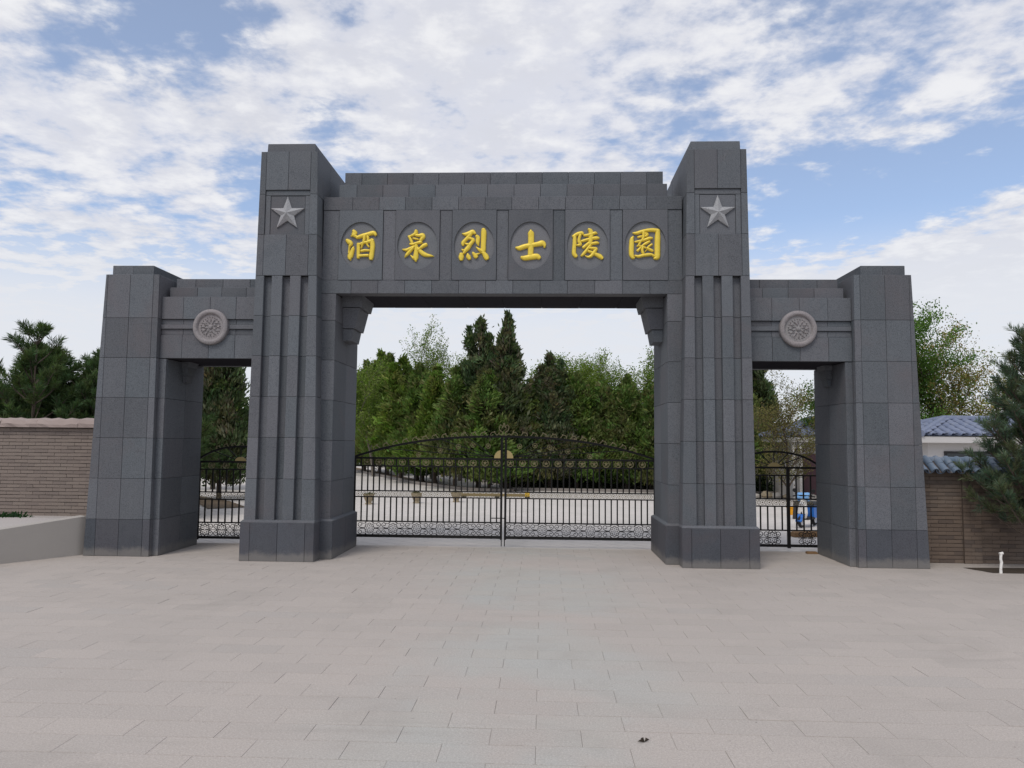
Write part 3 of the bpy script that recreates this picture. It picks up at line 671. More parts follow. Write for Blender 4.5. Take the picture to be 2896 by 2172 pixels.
def star_ring_mesh(R, m='brass'):
    q = MB(); q.ring((0, 0, 0), R, R*.12, 18, 5); pts = []
    for j in range(10):
        a = math.pi/2+j*math.pi/5; r = R*.97 if j % 2 == 0 else R*.25; pts.append((r*math.cos(a), r*math.sin(a)))
    for j in range(5):
        a = pts[2*j]; c0 = pts[2*j-1]; c1 = pts[(2*j+1) % 10]
        q.add([(0, -.006, 0), (c0[0], -.002, c0[1]), (a[0], -.004, a[1]), (c1[0], -.002, c1[1]), (0, .006, 0), (c0[0], .002, c0[1]), (a[0], .004, a[1]), (c1[0], .002, c1[1])],
              [(0, 1, 2, 3), (4, 7, 6, 5), (1, 5, 6, 2), (2, 6, 7, 3)])
    return q.mesh('star_ring', m)
def scroll_mesh(w, h):
    q = MB(); k = h/.228; d = .011
    for j in range(8):
        a = math.pi/8+j*math.pi/4; ribbon(q, arc((.047*k*math.cos(a), .047*k*math.sin(a)), .0175*k, a-2.5, a+2.5, 8), .0052, d)
    ribbon(q, arc((0, 0), .015*k, 0, 2*math.pi, 10), 0.0055, d)
    N = 48; ribbon(q, [((.083+.006*math.cos(8*2*math.pi*i/N))*k*math.cos(2*math.pi*i/N), (.083+.006*math.cos(8*2*math.pi*i/N))*k*math.sin(2*math.pi*i/N)) for i in range(N+1)], .0102, d)
    W2 = w/2
    for sx in (-1, 1):
        ribbon(q, [(sx*.088*k, 0), (sx*W2, 0)], .0085, d)
        for sz in (-1, 1):
            cx_, cz_ = W2-.052*k, .062*k
            P = [(W2-.125*k, .003*k), (W2-.07*k, .008*k), (W2-.035*k, .022*k), (W2-.012*k, .045*k)]+spiral((cx_, cz_), .042*k, .011*k, -.05, math.pi*1.9, 14)
            ribbon(q, [(sx*a, sz*c) for a, c in P], .0102, d)
            P = [(cx_-.030*k, .088*k), (cx_-.055*k, .080*k), (cx_-.080*k, .086*k), (cx_-.092*k, .102*k), (cx_-.080*k, .112*k)]
            ribbon(q, [(sx*a, sz*c) for a, c in P], .0085, d)
            ribbon(q, [(sx*.035*k, sz*.112*k), (sx*.058*k, sz*.100*k), (sx*.072*k, sz*.078*k)], .0085, d)
    return q.mesh('scroll_panel', 'iron')
def finial_mesh(k=.84):
    q = MB(); pts = [(-.085*k, 0), (-.06*k, .03*k)]+arc((0, .02*k), .055*k, math.pi*.85, .1, 8)+spiral((.03*k, .02*k), .028*k, .010*k, .1, -3.6, 8)
    ribbon(q, pts, .011, .012); q.lathe([(0, .016), (.011, .010), (.015, 0), (.011, -.010), (0, -.016)], 8, (-.03*k, 0, .078*k)); return q.mesh('scroll_finial', 'brass')
SR = star_ring_mesh(.056); SR2 = star_ring_mesh(.040); SRM = star_ring_mesh(.036, 'bronze'); FIN = finial_mesh(); SCR = scroll_mesh(.417, .228); SCR2 = scroll_mesh(.30, .235)
_bars = {}
def bar_mesh(h, r=.0112):
    k = round(h, 3)
    if k not in _bars: m_ = MB(); m_.box(-r, r, -r, r, 0, h); _bars[k] = m_.mesh('bar', 'iron')
    return _bars[k]
def band(root, xs, zc, h):
    """narrow band of ringed stars, too small to pick apart"""
    q = MB()
    for i, x in enumerate(xs):
        q.ring((x, 0, zc), h*.38, h*.046, 12, 4)
        pts = []
        for j in range(10):
            a = math.pi/2+j*math.pi/5; r = h*(.25 if j % 2 == 0 else .095); pts.append((x+r*math.cos(a), -.004, zc+r*math.sin(a)))
        q.add(pts+[(x, -.008, zc)], [(j, (j+1) % 10, 10) for j in range(10)])
        if i+1 < len(xs):
            xm = (x+xs[i+1])/2
            for sz in (-1, 1):
                ribbon(q, [(xm-h*.13, zc+sz*h*.47), (xm, zc+sz*h*.06), (xm+h*.13, zc+sz*h*.47)], .0035)
                ribbon(q, [(xm, zc+sz*h*.06), (xm, zc+sz*h*.47)], .0035)
    o = q.build('star_band', 'brass', root); tag(o, kind='stuff'); return o
def rail(root, x0, x1, z, h, d=.03, name='rail'):
    q = MB(); q.cbox(x0, x1, -d/2, d/2, z-h/2, z+h/2, .003); return q.build(name, 'iron', root)
def arch_z(x, half, zb, zt):
    u = abs(x)/half; return zb+(zt-zb)*(1-u**2.0*(.62+.38*u**1.2)) if u < 1 else zb

def main_leaf(s):
    root = thing('gate_leaf', 'right black iron leaf of the closed central gate, arched top with brass stars' if s > 0 else 'left black iron leaf of the closed central gate, arched top with brass stars', 'gate leaf', (0, YG, 0), 0, 'leaves of the central gate')
    X0, X1 = .032, 2.64
    zs = dict(bot=.17, low=.422, m0=.845, m1=.952, t0=1.385, t1=1.523)
    for k, h in (('bot', .05), ('low', .022), ('m0', .02), ('m1', .02), ('t0', .024), ('t1', .034)): rail(root, s*X0, s*X1, zs[k], h)
    for nm, x, w, z0, z1 in (('meeting_stile', .03, .05, .13, 1.92), ('hinge_stile', 2.62, .05, .14, 1.56)):
        q = MB(); q.box(s*(x-w/2+.012), s*(x+w/2), -.02, .02, z0, z1); q.build(nm, 'iron', root)
    q = MB(); q.box(s*.02, s*.036, -.03, -.021, .02, .5); q.build('drop_bolt', 'iron', root)
    if s < 0:
        q = MB(); q.box(-.22, .03, -.04, -.025, .495, .51); q.build('slide_bolt', 'iron', root)
    n = 25; xs = [.115+(2.60-.115)*i/(n-1)-.0 for i in range(n)]
    for x in xs[:-1]:
        link('bar', bar_mesh(.422), root, (s*x, 0, .428)); link('bar', bar_mesh(.435), root, (s*x, 0, .952))
    for i in range(13):
        x = .118+.2085*i
        if x < 2.6: link('star_ring', SR, root, (s*x, -.004, 1.454))
        if x+.104 < 2.6: link('bar', bar_mesh(.118), root, (s*(x+.104), 0, 1.396))
    band(root, [s*(.085+.1073*i) for i in range(24)], .898, .088)
    for i in range(6): link('scroll_panel', SCR, root, (s*(.262+.417*i), 0, .300))
    # arched top rail
    q = MB(); P = []
    N = 26
    for i in range(N+1):
        x = .0+(2.64)*i/N; P.append((s*x, arch_z(x, 2.66, 1.535, 1.92)))
    ribbon(q, P, .036, .03); q.build('arched_rail', 'iron', root)
    # half sun and rays
    q = MB(); pl = [(s*(.045+.122*math.cos(a)), 1.541+.14*math.sin(a)) for a in [math.pi/2*i/10 for i in range(11)]]+[(s*.045, 1.541)]
    k = len(pl); q.add([(a, -.012, c) for a, c in pl]+[(a, .012, c) for a, c in pl], [tuple(range(k)), tuple(range(2*k-1, k-1, -1))]+[(i, (i+1) % k, k+(i+1) % k, k+i) for i in range(k)]); q.build('half_sun', 'sun_plate', root)
    for xe in (.62, 1.12, 1.62, 2.10):
        q = MB(); ribbon(q, [(s*(.17), 1.56), (s*xe, arch_z(xe, 2.66, 1.535, 1.92)-.01)], .014, .014); q.build('ray', 'iron', root)
    for x, z in ((.275, 1.75), (.545, 1.765), (.80, 1.74), (1.12, 1.665), (1.50, 1.585)): link('star_ring', SR2, root, (s*x, -.004, z))
    for i in range(13):
        x = .19+.172*i
        if x > 2.35: continue
        f = link('scroll_finial', FIN, root, (s*x, 0, arch_z(x, 2.66, 1.535, 1.92)+.014)); f.scale = (s, 1, 1)
        sl = (arch_z(x+.05, 2.66, 1.535, 1.92)-arch_z(x-.05, 2.66, 1.535, 1.92))/.1; f.rotation_euler = (0, -math.atan(sl)*s, 0)
    q = MB(); ribbon(q, [(s*.012, 1.93), (s*.03, 2.0), (s*.075, 2.03), (s*.09, 2.085), (s*.06, 2.13), (s*.025, 2.10), (s*.04, 2.06), (s*.015, 2.09), (s*.008, 2.16)], .013); ribbon(q, [(s*.03, 1.935), (s*.09, 1.97), (s*.13, 1.945)], .011); q.build('crest', 'brass', root)
    return root
for s in (-1, 1): main_leaf(s)

def side_gate(s, split):
    lab = 'small arched black iron gate behind the right side doorway' if s > 0 else 'small arched black iron gate behind the left side doorway'
    root = thing('side_gate', lab, 'gate', (s*4.675, YG, 0))
    H = .755; zs = dict(bot=.10, low=.36, m0=.767, m1=.893, t0=1.295, t1=1.428)
    for k, h in (('bot', .045), ('low', .022), ('m0', .022), ('m1', .022), ('t0', .022), ('t1', .034)): rail(root, -H, H, zs[k], h)
    for x in (-H+.02, H-.02):
        q = MB(); q.box(x-.02, x+.02, -.02, .02, .06, 1.44); q.build('stile', 'iron', root)
    if split:
        q = MB(); q.box(.205, .255, -.024, .024, .06, 1.428); q.build('lock_stile', 'iron', root)
    n = 13; xs = [-H+.02+i*(2*H-.04)/(n-1) for i in range(1, n-1)]
    for x in xs:
        if split and abs(x-.23) < .04: continue
        link('bar', bar_mesh(.405), root, (x, 0, .365)); link('bar', bar_mesh(.402), root, (x, 0, .895))
    for x in (-.52, -.26, 0, .52) if split else (-.52, -.26, 0, .26, .52): link('star_ring', SR, root, (x-.08 if split else x, -.004, 1.362))
    band(root, [-H+.08+.1165*i for i in range(12)], .83, .10)
    for x in ((-.60, -.30, 0.0, .54) if split else (-.60, -.30, 0, .30, .60)):
        o = link('scroll_panel', SCR2, root, (x-.05 if split and x < .1 else x, 0, .232))
    P = [(H*(i/16-1), arch_z(H*(i/16-1), H+.03, 1.45, 1.70)) for i in range(33)]
    q = MB(); ribbon(q, P, .032, .03); q.build('arched_rail', 'iron', root)
    q = MB(); pl = [(.10*math.cos(math.pi*i/12), 1.446+.07*math.sin(math.pi*i/12)) for i in range(13)]; k = 13
    q.add([(a, -.014, c) for a, c in pl]+[(a, .014, c) for a, c in pl], [tuple(range(k)), tuple(range(2*k-1, k-1, -1))]+[(i, (i+1) % k, k+(i+1) % k, k+i) for i in range(k)]); q.build('half_sun', 'sun_plate', root)
    for xe in (-.48, -.24, 0, .24, .48):
        q = MB(); ribbon(q, [(xe*.2, 1.50 if xe == 0 else 1.475), (xe, arch_z(xe, H+.03, 1.45, 1.70)-.01)], .016, .014); q.build('ray', 'iron', root)
    for i in range(7):
        x = -.42+.14*i; f = link('scroll_finial', FIN, root, (x, 0, arch_z(x, H+.03, 1.45, 1.70)+.012)); f.scale = (.8 if x > 0 else -.8, .8, .8)
for s in (-1, 1): side_gate(s, s > 0)

# ================================================================== WALLS, TERRACE
def brick_wall(root, x0, x1, yface, z0, z1, m, mortar, nobj, depth=.30, bl=.235, bh=.0612, extra=None):
    q = MB(); q.box(x0+.004, x1-.004, yface+.007, yface+depth, z0, z1); q.build('mortar_core', mortar, root)
    meshes = []
    for k in range(6):
        r = [random.uniform(-.003, .003) for _ in range(12)]; a, h, y = bl/2-.0022, bh/2-.0052, -random.uniform(-.001, .004)
        mq = MB(); mq.hexa([(-a+r[0], y, -h+r[1]), (a+r[2], y, -h+r[3]), (a, .03, -h), (-a, .03, -h), (-a+r[4], y, h+r[5]), (a+r[6], y, h+r[7]), (a, .03, h), (-a, .03, h)])
        meshes.append(mq.mesh('brick', m))
    L_ = []; rw = 0; z = z0
    while z+bh <= z1+.01:
        x = x0-(bl/2 if rw % 2 else 0)
        while x < x1:
            a, c = max(x, x0), min(x+bl, x1)
            if c-a > .05: L_.append((a, c, z))
            x += bl
        z += bh; rw += 1
    L_.sort(key=lambda t: math.hypot((t[0]+t[1])/2-.7, yface+11.5)); st = MB()
    for i, (a, c, z) in enumerate(L_):
        full = c-a > bl-.01
        if i < nobj:
            o = link('brick', random.choice(meshes), root, ((a+c)/2, yface, z+bh/2)); o.scale = ((c-a-.008)/(bl-.008), 1, 1)
        else: st.box(a+.0022, c-.0022, yface+random.uniform(-.003, .001), yface+.03, z+.0052, z+bh-.0052)
    if st.v: tag(st.build('bricks', m, root), kind='stuff')

lw = thing('brick_wall', 'tan brick boundary wall with pink stone coping left of the gateway', 'wall', (0, 0, 0))
brick_wall(lw, -13.5, -6.46, 1.75, .40, 2.005, 'brick_tan', 'mortar_tan', 300)
x = -6.70; 
while x > -13.4:
    w = random.uniform(.55, .8); q = MB(); n = 7; o = 0
    for i in range(n):
        xx = x-w*i/(n-1)
        for (yy, zz) in ((1.66, 2.005), (1.655, 2.06), (1.70, 2.135), (1.9, 2.17), (2.1, 2.12), (2.12, 2.005)):
            q.v.append((xx, yy+random.gauss(0, .008), zz+(random.gauss(0, .010) if zz > 2.01 else 0)))
    for i in range(n-1):
        for j in range(6): q.f.append((i*6+j, i*6+(j+1) % 6, i*6+6+(j+1) % 6, i*6+6+j))
    q.f += [tuple(range(6)), tuple(range(n*6-6, n*6))]; q.build('coping_stone', 'coping', lw); x -= w+.004
q = MB(); q.frus((-6.69, -6.45, 1.64, 2.12), (-6.66, -6.47, 1.68, 2.08), 2.008, 2.19); q.build('coping_stone', 'coping', lw)
q = MB(); q.box(-13.5, -6.46, 1.70, 1.748, .40, .47); q.build('footing', 'low_wall', lw)

# raised terrace behind a sloping low wall
tr = MB(); A, B_ = Vector((-6.50, .52)), Vector((-9.6, -4.7))
tr.add([(A.x-.15, A.y+.05, .545), (A.x-.2, 1.76, .47), (-14, 1.76, .47), (-14, -4.7, .15), (B_.x-.2, B_.y, .05),
        (A.x-.15, A.y+.05, -.05), (A.x-.2, 1.76, -.05), (-14, 1.76, -.05), (-14, -4.7, -.05), (B_.x-.2, B_.y, -.05)], [(0, 1, 2), (0, 2, 3), (0, 3, 4), (0, 4, 9, 5), (4, 3, 8, 9), (3, 2, 7, 8), (2, 1, 6, 7), (1, 0, 5, 6)])
tag(tr.build('terrace', 'terrace'), kind='structure')
q = MB(); dv = (B_-A).normalized(); nv = Vector((-dv.y, dv.x)); nv = nv if nv.x > 0 else -nv; N = 8
for i in range(N+1):
    p = A.lerp(B_, i/N); h = .60-.52*i/N; a = p+nv*.0; c = p-nv*.18
    q.v += [(a.x, a.y, -.03), (a.x, a.y, h-.006), (a.x-nv.x*.006, a.y-nv.y*.006, h), (c.x, c.y, h), (c.x, c.y, -.03)]
for i in range(N):
    for j in range(4): q.f.append((i*5+j, i*5+j+1, i*5+5+j+1, i*5+5+j))
q.f += [(0, 1, 2, 3, 4), tuple(range(N*5, N*5+5))]
tag(q.build('retaining_wall', 'low_wall'), 'low sloping pale granite retaining wall beside the left outer pier', 'wall')

rw_ = thing('tiled_wall', 'dark brown brick wall with blue tiled coping right of the gateway', 'wall')
brick_wall(rw_, 6.42, 11.5, 1.02, 0, 1.40, 'brick_brown', 'mortar_brown', 300)
for xa, xb in ((7.26, 7.53), (9.6, 9.87)):
    q = MB(); q.box(xa, xb, .985, 1.03, 0, 1.42); pl = q.build('pilaster', 'mortar_brown', rw_)
    z = 0; k = 0
    while z < 1.38:
        cuts = [xa, xa+.16, xb] if k % 2 else [xa, xb-.16, xb]
        for a, c in zip(cuts[:-1], cuts[1:]):
            pb = MB(); pb.box(a+.002, c-.002, .977, 1.0, z+.004, z+.057); pb.build('brick', 'brick_brown', pl)
        z += .0612; k += 1
def barrel_mesh(r, ln, m, flip=False, n=8, th=.012):
    q = MB(); o = 0
    for end in (0, 1):
        for rr in (r, r-th):
            for j in range(n+1):
                t = math.pi*j/n; q.v.append((rr*(1-.06*end)*math.cos(t), ln*end, rr*(1-.06*end)*math.sin(t)*(1 if not flip else -1)))
    k = n+1
    for j in range(n):
        q.f += [(j, j+1, 2*k+j+1, 2*k+j), (k+j+1, k+j, 3*k+j, 3*k+j+1), (j, j+1, k+j+1, k+j), (2*k+j, 2*k+j+1, 3*k+j+1, 3*k+j)]
    me = q.mesh('tile', m); me.polygons.foreach_set('use_smooth', [False]*len(me.polygons)); return me
BT, BTF, BTR = barrel_mesh(.062, .30, 'tile_blue'), barrel_mesh(.075, .30, 'tile_blue', True), barrel_mesh(.07, .34, 'tile_blue')
q = MB(); q.frus((6.4, 11.5, .86, 1.50), (6.4, 11.5, 1.14, 1.22), 1.41, 1.59); q.build('coping_bed', 'mortar_brown', rw_)
ang = math.atan2(.17, .30)
x = 6.46
while x < 11.4:
    for me, dx_, dz_ in ((BT, 0, .012), (BTF, .082, .055)):
        for row in range(2):
            o = link('coping_tile', me, rw_, (x+dx_+random.gauss(0, .004), .835+row*.17, 1.405+dz_+row*.097+random.gauss(0, .003))); o.rotation_euler = (ang, random.gauss(0, .03), random.gauss(0, .02)); o.scale = (1, .72, 1)
    x += .164
x = 6.42
while x < 11.4:
    o = link('ridge_tile', BTR, rw_, (x, 1.18, 1.585)); o.rotation_euler = (0, 0, -math.pi/2); x += .325

# planting pit and white post by the right wall
q = MB(); q.add([(7.18, .10, .004), (11, -.02, .004), (11, .80, .004), (7.0, .56, .004)], [(0, 1, 2, 3)]); tag(q.build('planting_bed', 'dark_soil'), kind='structure')
q = MB(); q.tube([(7.294, .10, -.02), (7.297, .10, .08), (7.312, .103, .15), (7.300, .10, .20), (7.308, .10, .275)], [.022, .019, .021, .018, .019], 10)
q.tube([(7.285, .10, .275), (7.335, .10, .288)], .02, 8)
tag(q.build('white_post', 'white_paint'), 'short crooked white-painted post at the edge of the dark planting pit', 'post')

# ================================================================== HOUSES
def hip_house(name, label, x0, x1, y0, y1, ze, zr, tile_m, tx=.42, eave=.35, wins=(), extra=None):
    root = thing(name, label, 'house')
    q = MB(); q.box(x0+eave, x1-eave, y0+eave, y1-eave, 0, ze-.1); q.build('wall', 'house_wall', root)
    q = MB(); q.box(x0+.03, x1-.03, y0+.03, y1-.03, ze-.20, ze-.03); q.build('fascia', 'house_wall', root)
    run = (y1-y0)/2; q = MB(); ym = (y0+y1)/2
    q.add([(x0, y0, ze), (x1, y0, ze), (x1, y1, ze), (x0, y1, ze), (x0+run*.8, ym, zr), (x1-run*.8, ym, zr)], [(0, 1, 5, 4), (1, 2, 5), (2, 3, 4, 5), (3, 0, 4), (3, 2, 1, 0)])
    rf = q.build('roof', tile_m, root)
    # rolled tiles in courses on the front and left slopes
    sl = math.hypot(run, zr-ze); ang = math.atan2(zr-ze, run); nc = max(2, int(sl/tx)); tl = sl/nc
    me = barrel_mesh(.11, tl*1.06, tile_m, n=6)
    for k in range(nc):
        t0 = k/nc; xx = x0+run*.8*(t0+.3/nc)
        xe = x1-run*.8*(t0+.3/nc)
        while xx < xe:
            o = link('roof_tile', me, rf, (xx, y0+run*t0, ze+(zr-ze)*t0+.012)); o.rotation_euler = (ang+.03, 0, 0); o.scale = (1, 1, .6); xx += .27
        yy = y0+run*t0+.2; ye = y1-run*t0-.1; ang2 = math.atan2(zr-ze, run*.8); l2 = math.hypot(run*.8, zr-ze)/nc
        while yy < ye:
            o = link('roof_tile', me, rf, (x0+run*.8*t0, yy, ze+(zr-ze)*t0+.012)); o.rotation_euler = (ang2+.03, 0, -math.pi/2); o.scale = (1, l2/tl, .6); yy += .27
    q = MB(); 
    for a in ((x0, y0), (x0, y1)): q.tube([(a[0], a[1], ze+.05), (x0+run*.8, ym, zr+.06)], .1, 8)
    q.tube([(x0+run*.8, ym, zr+.06), (x1-run*.8, ym, zr+.06)], .1, 8); q.build('ridge', tile_m, rf)
    for (a, c, z0, z1) in wins:
        w = MB(); yw = y0+eave
        w.box(a, c, yw-.03, yw+.01, z0, z1); wn = w.build('window', 'window_frame', root)
        n = max(1, int((c-a)/1.0))
        for i in range(n):
            g = MB(); g.box(a+.06+(c-a-.06)/n*i, a+(c-a-.06)/n*(i+1), yw-.042, yw-.032, z0+.06, z1-.06); g.build('pane', 'glass', wn)
    return root
hip_house('tiled_house', 'white house with grey-blue tiled hip roof behind the tiled wall', 10.98, 20, 10, 14.2, 2.13, 2.60, 'tile_grey', wins=((11.75, 14.4, .75, 1.70), (15.2, 17.5, .75, 1.7)))
hA = hip_house('tiled_house', 'white house with blue tiled roof glimpsed through the right side doorway', 9.15, 15, 15.6, 19, 2.14, 2.75, 'tile_grey', wins=((11.3, 13, .9, 1.8),))
q = MB(); q.box(9.75, 10.7, 15.9, 15.944, .05, 1.55); q.build('door', 'plum_door', hA)
for xx in (9.40, 9.62):
    q = MB(); q.box(xx-.045, xx+.045, 15.72, 15.81, 0, 1.9); q.build('porch_post', 'white_paint', hA)
hip_house('orange_roofed_house', 'far house with orange roof beyond the trees at the left edge', -24.5, -19.5, 16, 20, 3.0, 3.55, 'tile_orange')

# ================================================================== PLANTS
rg = np.random.default_rng(11)
def cards_mesh(name, P, D, Ln, Wd, col, bend=.0):
    n = len(P); D = D/np.maximum(np.linalg.norm(D, axis=1, keepdims=True), 1e-6)
    R = rg.normal(size=(n, 3)); Sd = np.cross(D, R); Sd /= np.maximum(np.linalg.norm(Sd, axis=1, keepdims=True), 1e-6)
    Ln = Ln.reshape(-1, 1); Wd = Wd.reshape(-1, 1)
    v = np.stack([P, P+D*Ln*.5+Sd*Wd*.5, P+D*Ln, P+D*Ln*.5-Sd*Wd*.5], 1).reshape(-1, 3)
    me = bpy.data.meshes.new(name); me.vertices.add(4*n); me.vertices.foreach_set('co', v.ravel().astype(np.float32))
    me.loops.add(4*n); me.loops.foreach_set('vertex_index', np.arange(4*n, dtype=np.int32))
    me.polygons.add(n); me.polygons.foreach_set('loop_start', np.arange(0, 4*n, 4, dtype=np.int32)); me.polygons.foreach_set('loop_total', np.full(n, 4, dtype=np.int32))
    at = me.color_attributes.new('Col', 'FLOAT_COLOR', 'POINT'); c4 = np.ones((n, 4, 4), np.float32); c4[:, :, :3] = col[:, None, :]; at.data.foreach_set('color', c4.ravel())
    me.update(); me.validate(); me.materials.append(MATS['leaf']); return me
def jitter(base, n, s=.22):
    c = np.array(base)[None, :]*np.exp(rg.normal(0, s, (n, 1)))*np.exp(rg.normal(0, .07, (n, 3))); return np.clip(c, .004, .6)

def juniper_proto(H, R, zb, seed, pal, plumes=190, per=95, width_pow=.75, leaders=((0, 0, 1.0),)):
    pr = []; 
    P = []; D = []; Cc = []; Ln = []
    for k in range(plumes):
        t = rg.uniform(0, 1)**1.25; z = zb+(H-zb)*t*.96; a = rg.uniform(0, 2*math.pi)
        rad = R*min(1, (t/.10+.35))*max(0, 1-t)**width_pow*rg.uniform(.72, 1.22)
        f = math.sqrt(rg.uniform(.10, 1)); ld = leaders[rg.integers(len(leaders))]; tt = min(1, max(0, t-.25)*1.5); z = zb+(H*(1-(1-ld[2])*tt)-zb)*t*.97; rad *= 1-.22*tt*(len(leaders) > 1); cx_, cy_ = rad*f*math.cos(a)+ld[0]*tt, rad*f*math.sin(a)+ld[1]*tt
        hh = rg.uniform(.20, .42)*(1-.35*t); ww = rg.uniform(.085, .16)*(1.0-.72*t**1.5)*(R/.9)**.5
        n = per; g = rg.normal(size=(n, 3)); pt = np.array([cx_, cy_, z])+g*np.array([ww, ww, hh*.55])
        out = np.array([math.cos(a), math.sin(a), 0]); d = out*.5+np.array([0, 0, .8])+rg.normal(0, .28, 3)[None]+rg.normal(0, .24, (n, 3))
        base = np.array(pal[rg.integers(len(pal))])*math.exp(rg.normal(0, .16)); P.append(pt); D.append(d); Cc.append(jitter(base, n, .18)); Ln.append(rg.uniform(.12, .26, n))
    # leading shoots
    for k in range(max(3, len(leaders))):
        ld = leaders[k % len(leaders)]; n = 90; z = H*ld[2]-rg.uniform(0, .5)*(k >= len(leaders)); x, y = np.array(ld[:2])+rg.normal(0, .12, 2)*(k >= len(leaders)); u = rg.uniform(0, 1, n)
        pt = np.stack([x+rg.normal(0, .03+.10*(1-u)), y+rg.normal(0, .03+.10*(1-u)), z-.75*(1-u)], 1); P.append(pt); D.append(np.array([0, 0, 1.])+rg.normal(0, .35, (n, 3))); Cc.append(jitter(pal[0], n)); Ln.append(rg.uniform(.1, .19, n))
    P = np.concatenate(P); D = np.concatenate(D); Cc = np.concatenate(Cc); Ln = np.concatenate(Ln); ok = P[:, 2] > zb*.55
    P, D, Cc, Ln = P[ok], D[ok], Cc[ok], Ln[ok]
    cr = cards_mesh('crown', P, D, Ln, Ln*.34, Cc)
    q = MB(); x = y = 0; pts = []; rr = []
    for i in range(9):
        pts.append((x, y, H*.92*i/8-.05)); rr.append(max(.012, .085*(H/6)*(1-i/8.3))); x += random.gauss(0, .03); y += random.gauss(0, .03)
    q.tube(pts, rr, 8)
    for k in range(16):
        z = zb*.7+(H*.8-zb)*random.random(); a = random.uniform(0, 6.28); ln = R*.8*max(.1, 1-z/H); q.tube([(0, 0, z), (ln*.5*math.cos(a), ln*.5*math.sin(a), z+.15), (ln*math.cos(a), ln*math.sin(a), z+.45)], [.025, .015, .005], 5, False)
    return q.mesh('trunk', 'bark'), cr
def tree(name, label, tr, cr, loc, sc=1.0, rz=None, group=None, cat='tree', sz=None):
    o = thing(name, label, cat, loc, random.uniform(0, 6.28) if rz is None else rz, group); o.scale = (sc, sc, sz or sc)
    link('trunk', tr, o); link('crown', cr, o); return o
GRN = [(.094, .156, .042), (.122, .180, .052), (.140, .176, .062), (.142, .150, .066)]
DRK = [(.076, .118, .056), (.098, .132, .066), (.122, .138, .080), (.140, .132, .088)]
YLW = [(.118, .186, .038), (.146, .204, .050), (.156, .180, .058), (.108, .156, .046)]
JP = [juniper_proto(6.0, 1.25, 1.12, 1, GRN, 240, 95, .85, ((0, 0, 1.0), (.3, .1, .93), (-.25, -.2, .9))), juniper_proto(6.0, 1.2, 1.12, 2, YLW, 240, 95, .85, ((0, 0, 1.0), (.3, -.2, .95), (-.3, .1, .92))), juniper_proto(7.0, 1.55, .8, 3, DRK, 280, 95, 1.0, ((0, 0, 1.0), (.36, .12, .95), (-.34, -.1, .90), (.1, -.4, .88))), juniper_proto(5.5, 1.35, .55, 4, GRN, 250, 95, .8, ((0, 0, 1.0), (.5, .1, .93), (-.45, .2, .95), (.0, -.5, .9))), juniper_proto(6.5, 1.12, 1.2, 5, DRK, 165, 80, .95, ((0, 0, 1.0), (.05, 0, .97), (-.12, .05, .92), (.30, .0, .86), (-.2, .1, .82)))]

def grow(H, seed, pal, spread=.5, leaves=3500, lsz=.10, levels=3, bark_='bark_pale', up_=.55, clump=.22, first=.35):
    rs = random.Random(seed); q = MB(); tips = []
    def br(p, d, ln, r, lev):
        pts = [p]; rr = [r]; k = 5 if lev == 0 else 4
        for i in range(k):
            d = (d+Vector((rs.gauss(0, .10), rs.gauss(0, .10), rs.gauss(.03, .05)))).normalized(); p = p+d*ln/k; pts.append(p); rr.append(r*(1-.75*(i+1)/k))
            if lev < levels and (lev > 0 or i+1 >= k*first):
                for _ in range(2 if lev < 2 else 2):
                    a = rs.uniform(0, 6.28); s_ = Vector((math.cos(a), math.sin(a), 0)); nd = (d*up_+s_*spread*rs.uniform(.7, 1.3)+Vector((0, 0, .18))).normalized()
                    br(p, nd, ln*rs.uniform(.42, .62), r*.5*(1-.6*i/k), lev+1)
            if lev >= levels-1: tips.append((p, d))
        tips.append((p, d))
        q.tube([tuple(x) for x in pts], [max(.004, x) for x in rr], 6 if lev < 2 else 4, False)
    br(Vector((0, 0, -.05)), Vector((0, 0, 1)), H*.62, H*.018, 0)
    T = np.array([tuple(t[0]) for t in tips]); zmax = T[:, 2].max(); k = H/zmax
    idx = rg.integers(len(T), size=leaves); P = T[idx]+rg.normal(0, clump, (leaves, 3))*np.array([1, 1, .8])
    D = rg.normal(size=(leaves, 3))+np.array([0, 0, -.15]); pc = rg.integers(len(pal), size=len(T))
    Cc = np.array(pal)[pc[idx]]*np.exp(rg.normal(0, .2, (leaves, 1)))
    cr = cards_mesh('crown', P, D, rg.uniform(.7, 1.3, leaves)*lsz, rg.uniform(.7, 1.2, leaves)*lsz*.7, Cc)
    return q.mesh('trunk', bark_), cr, k, H
LG = [(.15, .23, .042), (.18, .25, .055), (.12, .20, .04), (.20, .24, .08)]
OL = [(.16, .15, .06), (.20, .165, .075), (.13, .14, .055)]
MG = [(.095, .185, .042), (.12, .205, .05), (.08, .15, .036)]
MY = [(.19, .22, .06), (.26, .22, .07), (.14, .19, .055), (.27, .19, .075)]
def place(name, label, g, loc, H, group=None, rz=None):
    o = thing(name, label, 'tree', loc, random.uniform(0, 6.28) if rz is None else rz, group); o.scale = (g[2]*H/g[3],)*3; link('trunk', g[0], o); link('crown', g[1], o); return o

def near_leaf(): pass
